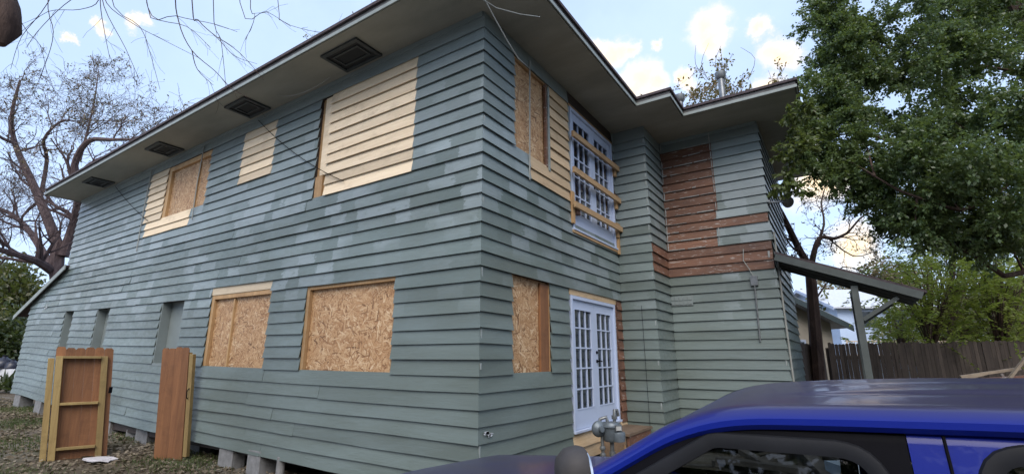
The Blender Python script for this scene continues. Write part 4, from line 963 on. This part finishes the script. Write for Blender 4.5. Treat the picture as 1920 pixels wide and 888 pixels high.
bushy(15, 560, 27, 60, 60, 90, 'olive tree behind the low end of the house', 61, OLIVE); bushy(-60, 600, 24, 90, 90, 100, 'olive tree at the far left edge', 62, OLIVE); bushy(60, 620, 32, 60, 60, 80, 'dark green tree behind the lean-to', 63, DKG)
bushy(25, 640, 23, 40, 40, 40, 'shaded bush left of the lean-to wall', 64, DKG, .22, 'bush', 'bush')
bushy(1580, 590, 40, 60, 50, 60, 'tan leafless thicket behind the outbuilding', 65, TAN, .35); bushy(1660, 540, 46, 80, 40, 70, 'brownish tree behind the pale blue house', 66, TAN, .4); bushy(1800, 600, 34, 140, 60, 110, 'olive tree behind the fence at the right', 67, OLIVE, .35)
bushy(1950, 580, 30, 90, 80, 90, 'olive tree past the right edge of the fence', 68, OLIVE, .35)

# --- unseen trees added behind the viewer to darken reflections
for i, (x, y, h, lb) in enumerate(((-9, -21, 8.5, 'broad dark tree added for reflections, left behind the viewer'), (-1, -23, 9.5, 'broad dark tree added for reflections, straight behind the viewer'), (7, -20, 8.5, 'broad dark tree added for reflections, right behind the viewer'), (15, -15, 9, 'broad dark tree added for reflections, far right of the viewer'), (17, -6, 8, 'broad dark tree added for reflections, right of the viewer'))):
    t = thing('added_tree', (x, y, 0), lb, 'tree', 'trees added behind the viewer'); w = Wood(80+i); rng = np.random.default_rng(80+i); cs, ds = [], []
    T = w.limb([(x, y, -.1), (x+.2, y, h*.3), (x, y+.2, h*.6)], .3, .15)
    for k in range(150):
        a = rng.normal(0, .5, 3); c = V((x+a[0]*4.6, y+a[1]*3.0, h*.55+a[2]*h*.42)); c.z = max(c.z, .6)
        if k % 4 == 0: w.limb([T[len(T)//2], T[-1].lerp(c, .5), c], .07, .02, 4, 2)
        cs.append(np.array(c)+rng.normal(0, .6, (50, 3))); ds.append(rng.normal(0, 1, (50, 3)))
    v, f = leaf_quads(np.concatenate(cs), np.concatenate(ds), .55, .3, rng, .7, .5); npmesh('crown', v, f, DKG, t); w.mb.build('trunk', BARKD, t, True)
# --- overhanging tree, upper left
def overhang():
    b = at(-420, 700, 3.6); t = thing('overhanging_tree', (b.x, b.y, 0), 'near tree whose bark stub and thin drooping twigs hang in from the upper left', 'tree'); w = Wood(71); g = lambda px, py, D=3.7: at(px, py, D)
    T = w.limb([(b.x, b.y, -.1), (b.x, b.y, 2.2), g(-260, -60), g(-120, -260), g(100, -330), g(330, -330), g(600, -380)], .26, .07, 10)
    w.mb.tube([g(-60, -120, 3.4), g(-30, -40, 3.35), g(-8, 20, 3.3), g(2, 55, 3.3), g(2, 84, 3.3)], [.17, .155, .15, .12, .03], 12); w.limb([T[8], g(-90, -200, 3.5), g(-60, -120, 3.4)], .17, .165, 10)
    tw = [[(185,-300),(178,-60),(185,0),(150,18),(90,22),(40,60)], [(190,-60),(188,5),(196,60),(206,110)], [(185,-60),(195,12),(235,90),(262,152)], [(190,-50),(200,6),(250,45),(300,72),(375,110)],
          [(230,-280),(205,-20),(262,50),(280,95),(300,168)], [(330,-320),(328,-40),(335,40),(360,95),(405,135),(432,165),(470,185)], [(350,-320),(360,0),(372,38),(408,72),(440,105),(482,120)], [(420,-340),(400,0),(415,80),(424,168)],
          [(300,-300),(275,5),(330,30),(400,45),(445,60)], [(440,-340),(450,5),(500,22),(545,50)], [(120,-300),(90,-20),(100,60),(85,120),(60,180)], [(60,-280),(30,-20),(45,50),(75,85),(88,140)], [(180,-30),(120,10),(70,60),(50,90)],
          [(408,70),(450,100),(495,150)], [(360,95),(370,130),(400,160)], [(500,-360),(470,-20),(478,30),(460,75)], [(270,-40),(285,30),(350,50),(395,90)], [(140,-100),(90,5),(40,70),(20,130)], [(480,-350),(520,-10),(530,40),(600,62)]]
    for i, p in enumerate(tw):
        D = 3.5 + .12*(i % 7); q = w.limb([g(a, c, D) for a, c in p], .0065 if i in (5, 6) else .0042, .0016, 5, 4)
        for k in range(3):
            j = random.randint(len(q)//2, len(q)-2); w.branch(q[j], (q[j+1]-q[j]).normalized()+V((random.gauss(0,.5), random.gauss(0,.5), -.2)), random.uniform(.1, .32), .0018, 0 if k % 3 else 1, up=-.03, wig=.2, rmin=.0011, kids=(1, 2))
    w.mb.build('trunk', BARKD, t, True)
overhang()

# ------------------------------------------------------------------ blue car
def build_car():
    G = -E                                              # ground, measured from the eye
    PH = math.radians(29.5); LU = RT*math.cos(PH)-FW*math.sin(PH); LV = FW*math.cos(PH)+RT*math.sin(PH); AN = at(1330, 790, 1.35); AN.z = E
    base = AN + LU*.4 + LV*.7; base.z = 0
    car = thing('parked_car', tuple(base), 'dark blue car with dusty roof parked in front of the house', 'car'); VC = 2.33
    def P(u, v, w): return AN + LU*(u-.63) + LV*(v-1.63) + UP*w
    def side(w):                                        # distance of the near side at height w
        xs = [-1.45, -1.2, -.9, -.62, -.4, -.16, -.11]; ys = [1.56, 1.50, 1.47, 1.505, 1.565, 1.63, 1.70]; return float(np.interp(w, xs, ys))
    def hw(u, w):
        h = VC - side(w); f = 1.0
        if u < -.55: f -= .30*((-.55-u)/.85)**2
        if u > 2.7: f -= .16*((u-2.7)/.6)**2
        return h*f
    def hood(u, s):                                     # top of the lower body; s: -1..1 across
        k = float(np.interp(u, [-1.42, -1.36, -1.2, -.74, -.3, .05, .3, 2.7, 3.2, 3.3], [-1.0, -.80, -.665, -.56, -.53, -.505, -.57, -.60, -.64, -.80])); c = .035 if u < .2 else 0
        return k + c*(1-s*s) - .05*abs(s)**6
    # lower body: rings across the car
    us = [-1.42, -1.38, -1.30, -1.15, -.95, -.75, -.55, -.3, -.05, .1, .3, .7, 1.2, 1.7, 2.2, 2.7, 3.0, 3.2, 3.3]; prof = [-1.42, -1.32, -1.15, -.95, -.80, -.70]; m = MB(); ring = None
    def blank(sd, u, w):
        return None
    for u in us:
        top = hood(u, 1); pts = []; ws = [w for w in prof if w < top-.02]; ws = ws + [ws[-1]]*(len(prof)-len(ws)) if len(ws) < len(prof) else ws
        for w in ws: pts.append((-hw(u, w), w))
        n = 12
        for i in range(n+1): s = -1+2*i/n; pts.append((s*(hw(u, -.66)-.02), hood(u, s)))
        for w in reversed(ws): pts.append((hw(u, w), w))
        b = len(m.v); m.v += [tuple(P(u, VC+a, w)) for a, w in pts]
        if ring is not None:
            for i in range(len(pts)-1): m.f.append((ring+i, ring+i+1, b+i+1, b+i))
        else: m.f.append(tuple(range(b, b+len(pts))))
        ring = b; npt = len(pts)
    m.f.append(tuple(reversed(range(ring, ring+npt))))
    # the cabin floor is inside: drop the part of the top that would close the cabin
    keep = []
    for f in m.f:
        if len(f) == 4:
            c = sum((V(m.v[i]) for i in f), V())/4 - AN; u, v, w = c.dot(LU)+.63, c.dot(LV)+1.63, c.z
            if .15 < u < 2.9 and abs(v-VC) < .84 and w > -.64: continue
        keep.append(f)
    m.f = keep; m.build('body', CARP, car, True)
    # wheels
    TY = flat('tyre_rubber', (.02, .02, .02), .85); RM = flat('alloy_rim', (.35, .36, .38), .3, .8)
    for u in (-.72, 2.35):
        for s in (-1, 1):
            c = P(u, VC+s*.84, G+.34); ax = FW*s
            wt = MB().lathe(c, [(-.11, .26), (-.10, .32), (-.07, .34), (.07, .34), (.10, .32), (.11, .24)], ax, 28).build('wheel', TY, car, True)
            MB().lathe(c, [(.085, .235), (.100, .235), (.095, .19), (.06, .10), (.09, .05), (.10, .001)], ax, 20).build('rim', RM, wt, True)
    # near and far cabin sides with real window openings
    def topw(u):                                        # underside of the rail along the side
        return float(np.interp(u, TU, TWs))
    def topw0(u):
        return float(np.interp(u, [-.16, .387, .52, .63, .72, .9, 1.22, 1.8, 2.5, 2.75, 3.05], [-.60, -.295, -.212, -.172, -.157, -.150, -.142, -.138, -.15, -.2, -.56]))
    TU = np.linspace(-.4, 3.3, 371); kr = np.exp(-np.linspace(-2, 2, 25)**2); kr /= kr.sum(); raw = np.array([topw0(q) for q in TU]); raw[TU < -.16] = -.60+(TU[TU < -.16]+.16)*.55; TWs = np.convolve(np.pad(raw, 12, mode='edge'), kr, mode='valid')
    def rrect(u, w, box, r, sl=None):                   # signed distance to a window outline
        u0, u1, w0, w1 = box; cx, cy = (u0+u1)/2, (w0+w1)/2; dx, dy = abs(u-cx)-(u1-u0)/2+r, abs(w-cy)-(w1-w0)/2+r
        d = min(max(dx, dy), 0)+math.hypot(max(dx, 0), max(dy, 0))-r
        if sl: d = max(d, (w - sl[0] - (u-sl[1])*sl[2])/math.hypot(1, sl[2]))
        return d
    wins = [((-.05, .985, -.585, -.197), .08, (-.345, .387, .60)), ((1.15, 2.0, -.585, -.182), .075, None), ((2.14, 2.78, -.57, -.21), .07, (-.22, 2.55, -.95))]
    def sidepanel(u0, u1, name, mat, sg, nu, nw):
        m = MB(); idx = {}
        for i in range(nu+1):
            u = u0+(u1-u0)*i/nu; tw = topw(u)+.012
            for j in range(nw+1):
                w = -.66+(tw+.66)*j/nw; v = side(w); v = v if sg < 0 else 2*VC-v; idx[i, j] = len(m.v); m.v.append(tuple(P(u, v, w)))
        for i in range(nu):
            for j in range(nw):
                u = u0+(u1-u0)*(i+.5)/nu; tw = topw(u)+.012; w = -.66+(tw+.66)*(j+.5)/nw
                if any(rrect(u, w, b, r, sl) < -.006 for b, r, sl in wins): continue
                m.f.append((idx[i, j], idx[i+1, j], idx[i+1, j+1], idx[i, j+1]))
        return m.build(name, mat, car, True)
    GASK = flat('window_rubber', (.015, .016, .019), .5, spec=.10, var=.2); CG = m_glass('car_glass', (.40, .44, .46), .0)
    for sg in (-1, 1):
        sidepanel(-.1, 1.034, 'door_frame', BLACK, sg, 90, 34); sidepanel(1.036, 3.02, 'rear_side', CARP, sg, 130, 34)
        for b, r, sl in wins:
            # outline by marching around the window centre
            cx, cy = (b[0]+b[1])/2, (b[2]+b[3])/2; ol = []
            if sl and sl[2] > 0: cx = .65; cy = -.42
            if sl and sl[2] < 0: cx = 2.42; cy = -.45
            for k in range(96):
                a = 2*math.pi*k/96; lo, hi = 0, 1.6
                for _ in range(26):
                    mid = (lo+hi)/2
                    if rrect(cx+mid*math.cos(a), cy+mid*math.sin(a), b, r, sl) < 0: lo = mid
                    else: hi = mid
                ol.append((cx+lo*math.cos(a), cy+lo*math.sin(a)))
            # even spacing
            pts = np.array(ol+[ol[0]]); sl_ = np.r_[0, np.cumsum(np.linalg.norm(np.diff(pts, axis=0), axis=1))]; tt = np.linspace(0, sl_[-1], 121)[:-1]; ou = np.interp(tt, sl_, pts[:, 0]); ow = np.interp(tt, sl_, pts[:, 1])
            def SP(u, w, off): v = side(w)-off; v = v if sg < 0 else 2*VC-v; return P(u, v, w)
            m = MB(); nn = len(ou); du = np.roll(ou, -1)-np.roll(ou, 1); dw = np.roll(ow, -1)-np.roll(ow, 1); ll = np.hypot(du, dw); nx, nw_ = dw/ll, -du/ll
            prof = [(.016, .001), (.013, .008), (-.004, .010), (-.020, .004), (-.022, -.012)]
            for k in range(nn):
                for a, o in prof: m.v.append(tuple(SP(ou[k]+nx[k]*a, ow[k]+nw_[k]*a, o)))
            q = len(prof)
            for k in range(nn):
                k2 = (k+1) % nn
                for i in range(q-1): m.f.append((k*q+i, k2*q+i, k2*q+i+1, k*q+i+1))
            wo = m.build('side_window', GASK, car, True)
            m = MB(); cen = len(m.v); m.v.append(tuple(SP(cx, cy, -.014)))
            for k in range(nn): m.v.append(tuple(SP(ou[k], ow[k], -.014)))
            for k in range(nn): m.f.append((cen, 1+k, 1+(k+1) % nn))
            m.build('glass', CG, wo, True)
        # blue rail from the A pillar along the roof edge
        m = MB(); R = [(.0, -.012), (-.012, .0), (-.010, .014), (.012, .032), (.04, .041), (.085, .043)]; uu = list(np.linspace(-.12, 3.04, 110))
        for i, u in enumerate(uu):
            t = topw(u)
            for a, w in R: v = side(-.2)*1.0 if False else side(min(t, -.19)) + a; v = v if sg < 0 else 2*VC-v; m.v.append(tuple(P(u, v, t+w)))
        q = len(R)
        for i in range(len(uu)-1):
            for j in range(q-1): m.f.append((i*q+j, (i+1)*q+j, (i+1)*q+j+1, i*q+j+1))
        m.build('roof_rail', CARP, car, True)
        # door seam
        m = MB(); m.tube([P(1.10, (side(w)-.001) if sg < 0 else 2*VC-side(w)+.001, w) for w in np.linspace(-.66, -.16, 9)], .0035, 5); m.build('door_seam', BLACK, car)
    # roof skin with two pressed grooves
    m = MB(); NU, NV = 46, 44
    def rooftop(u, s):
        e = topw(u)+.0415; crown = float(np.interp(u, [.46, .62, .75, 1.0, 1.5, 2.3, 2.75, 3.0], [-.004, .008, .018, .030, .038, .038, .03, 0])); w = e + crown*(1-abs(s)**2.6)
        for gq in (.30, .72):
            if .85 < u < 2.6: w -= .007*math.exp(-((abs(s)-gq)/.035)**2)
        return w
    def us_(i, s):
        return None
    for i in range(NU+1):
        for j in range(NV+1):
            s = -1+2*j/NV; u = .46 + (2.92-.46)*i/NU; half = VC-(side(-.197)+.075); uu = u - .0
            m.v.append(tuple(P(u, VC+s*half, rooftop(u, s))))
    for i in range(NU):
        for j in range(NV): a = i*(NV+1)+j; m.f.append((a, a+NV+1, a+NV+2, a+1))
    m.build('roof_panel', CARP, car, True)
    # windscreen and rear window
    def screen(ulist, name):
        m = MB(); N = 16
        for u in ulist:
            half = VC-(side(min(topw(u), -.19))+.06)
            for j in range(N+1): s = -1+2*j/N; m.v.append(tuple(P(u-(.0*(1-s*s) if u < 1 else -.06*(1-s*s)), VC+s*half, topw(u)+.022+.004*(1-s*s))))
        for i in range(len(ulist)-1):
            for j in range(N): a = i*(N+1)+j; m.f.append((a, a+N+1, a+N+2, a+1))
        return m.build(name, CG, car, True)
    screen(list(np.linspace(-.12, .66, 9)), 'windscreen'); screen(list(np.linspace(2.74, 3.04, 6)), 'rear_window')
    # mirror: housing and glass
    c = P(.315, 1.46, -.295); mr = MB(); pr = [(-.05, .02), (-.045, .050), (-.02, .070), (.015, .076), (.035, .072), (.04, .062)]
    b0 = len(mr.v); nn = 22; axm = (RT*.97+FW*.15).normalized(); sdm = V((-axm.y, axm.x, 0))
    for t, r in pr:
        for k in range(nn):
            a = 2*math.pi*k/nn; ca, sa = math.cos(a), math.sin(a); e = (abs(ca)**2.6+abs(sa)**2.6)**(-1/2.6); mr.v.append(tuple(c + axm*t*.85 + sdm*r*.80*ca*e + UP*r*1.02*sa*e))
    for i in range(len(pr)-1):
        for k in range(nn): k2 = (k+1) % nn; mr.f.append((i*nn+k, i*nn+k2, (i+1)*nn+k2, (i+1)*nn+k))
    mr.f.append(tuple(reversed(range(nn)))); mm = mr.build('wing_mirror', flat('grey_mirror_plastic', (.045, .042, .042), .6, spec=.25, var=.3), car, True)
    MB().lathe(c, [(.030, .066), (.036, .066), (.038, .001)], axm, 22).build('mirror_glass', flat('mirror', (.6, .6, .6), .05, 1), mm, True)
    MB().bar(c-UP*.06, P(.28, 1.56, -.44), .05, .05).build('mirror_arm', BLACK, mm)
    c2 = P(.05, 2*VC-1.40, -.60); MB().lathe(c2, [(-.05, .03), (-.04, .08), (.02, .1), (.045, .09), (.05, .001)], RT, 18).build('wing_mirror', BLACK, car, True)
    # cabin: floor, dashboard, seats, steering wheel
    INT = flat('dark_interior', (.02, .02, .023), .8); m = MB()
    m.hexa([P(u, v, w) for w in (-1.3, -1.25) for u, v in ((.0, 1.6), (2.9, 1.6), (2.9, 3.26), (.0, 3.26))]); m.build('cabin_floor', INT, car)
    MB().hexa([P(u, v, w) for (u0, u1, w) in ((-.05, .42, -.95), (-.02, .30, -.60)) for u, v in ((u0, 1.6), (u1, 1.6), (u1, 3.26), (u0, 3.26))]).build('dashboard', INT, car, bevel=.03)
    def seat(u, v, wd):
        m = MB(); m.hexa([P(a, b, w) for (w, sh) in ((-1.2, 0), (-.98, 0)) for a, b in ((u-.05, v-wd/2), (u+.5, v-wd/2), (u+.5, v+wd/2), (u-.05, v+wd/2))])
        m.hexa([P(a+sh, b, w) for (w, sh, t) in ((-.97, 0, .14), (-.44, .16, .08)) for a, b in ((u+.40, v-wd/2), (u+.40+t, v-wd/2), (u+.40+t, v+wd/2), (u+.40, v+wd/2))])
        s = m.build('seat', INT, car, bevel=.04)
        MB().hexa([P(a, b, w) for (w) in (-.42, -.24) for a, b in ((u+.57, v-.13), (u+.66, v-.13), (u+.66, v+.13), (u+.57, v+.13))]).build('headrest', INT, s, bevel=.04)
    seat(.62, 2.0, .5); seat(.62, 2.86, .5); seat(1.55, 2.43, 1.35)
    m = MB(); c = P(.50, 2.0, -.62); a1 = FW; a2 = (UP*.9+RT*.4).normalized()
    m.tube([c + a1*.18*math.cos(t) + a2*.18*math.sin(t) for t in np.linspace(0, 2*math.pi, 25)], .016, 7, False); m.bar(c-a1*.17, c+a1*.17, .03, .03); m.bar(c, c-a2*.17, .03, .03); m.build('steering_wheel', BLACK, car, True)
    for s in (-1, 1): MB().hexa([P(u, VC+s*q, w) for w in (-.93, -.80) for u, q in ((-1.43, .42), (-1.20, .74), (-1.12, .70), (-1.34, .40))]).build('headlight', flat('headlight_lens', (.5, .5, .52), .1), car, bevel=.02)
build_car()

# ------------------------------------------------------------------ ground litter
def litter():
    rng = np.random.default_rng(9); n = 15000; x = rng.uniform(-20, 1.5, n); y = -np.abs(rng.normal(0, 2.3, n))*1.0+.35; y = np.clip(y, -9, .5)
    c = np.stack([x, y, np.array([gz(a, b) for a, b in zip(x, y)])+rng.uniform(.006, .03, n)], 1); d = rng.normal(0, 1, (n, 3)); d[:, 2] *= .12
    v, f = leaf_quads(c, d, .075, 0, rng, .55, .05); tag(npmesh('fallen_leaves', v, f, m_leaf('fallen_leaf', (.11, .085, .055), (.26, .22, .165), rough=.8, trans=.05, spec=.2), None), 'brown fallen leaves strewn over the yard', 'leaves', kind='stuff')
    n = 42000; x = rng.uniform(-18, .5, n); y = np.clip(.3-np.abs(rng.normal(0, 1.7, n)), -6, .3); s = np.array([math.sin(a*1.3+b)*math.cos(b*1.7-a*.6) for a, b in zip(x, y)]) + rng.normal(0, .35, n); k = s > .55; x, y = x[k], y[k]; n = len(x)
    c = np.stack([x, y, np.array([gz(a, b) for a, b in zip(x, y)])-.005], 1); d = rng.normal(0, .55, (n, 3)); d[:, 2] = 1
    v, f = leaf_quads(c, d, .085, 0, rng, .12, .1); tag(npmesh('grass', v, f, m_leaf('grass_blade', (.045, .075, .022), (.11, .135, .045), rough=.6), None), 'thin green grass growing through the leaves', 'grass', kind='stuff')
litter()
pp = MB(); pc = V((-6.95, -1.02, gz(-7, -1)+.02)); o = []
for i in range(14):
    a = 2*math.pi*i/14; r = random.uniform(.8, 1.15); o.append(pc + V((math.cos(a)*.34*r, math.sin(a)*.20*r, random.uniform(0, .03))))
pp.prism(o, (0, 0, .012)); tag(pp.build('paper_sheet', flat('white_paper', (.55, .53, .55), .8, var=.2, scale=9), None), 'crumpled white sheet lying on the leaves between the two gates', 'paper')
# far left: low white wall with dark bags and a leafy plant
wl = at(10, 712, 21); a_ = at(-90, 712, 21); b_ = at(36, 712, 20.4)
tag(MB().bar((a_.x, a_.y, .75), (b_.x, b_.y, .75), .25, 1.05).build('low_wall', flat('white_wall', (.55, .56, .58), .8), None, bevel=.01), 'low white wall at the far left edge', 'wall')
for px, py, r, lb in ((6, 684, .33, 'large dark bag on the low white wall'), (22, 688, .24, 'smaller dark bag on the low white wall beside the house'), (-12, 680, .36, 'dark bag at the very left edge')):
    c = at(px, py, 20.6); t = thing('dark_bag', (c.x, c.y, 1.275), lb, 'bag', 'dark bags on the low wall'); m = MB(); rr = random.Random(px)
    prof = [(0, .75), (.12, 1.0), (.45, 1.05), (.8, .8), (1.0, .35), (1.12, .22), (1.25, .30), (1.27, .05)]; n = 14
    for h, q in prof:
        for k in range(n): a = 2*math.pi*k/n; j = r*q*(1+rr.uniform(-.12, .12)); m.v.append((c.x+math.cos(a)*j, c.y+math.sin(a)*j, 1.275+h*r*1.3))
    for i in range(len(prof)-1):
        for k in range(n): k2 = (k+1) % n; m.f.append((i*n+k, i*n+k2, (i+1)*n+k2, (i+1)*n+k))
    m.f.append(tuple(reversed(range(n)))); m.build('sack', flat('dark_bag', (.02, .022, .035), .35, var=.3), t, True)
bp = at(8, 745, 18.5); t = thing('leafy_plant', (bp.x, bp.y, gz(bp.x, bp.y)), 'low dark strappy plant beside the far corner of the house', 'plant'); rng = np.random.default_rng(3); n = 130
c = np.tile(np.array([bp.x, bp.y, gz(bp.x, bp.y)+.1]), (n, 1))+rng.normal(0, .22, (n, 3))*np.array([1.3, 1.3, .3]); d = rng.normal(0, .8, (n, 3)); d[:, 2] = np.abs(d[:, 2])+.5
v, f = leaf_quads(c, d, .65, .15, rng, .14, .1); npmesh('leaves', v, f, DKG, t)
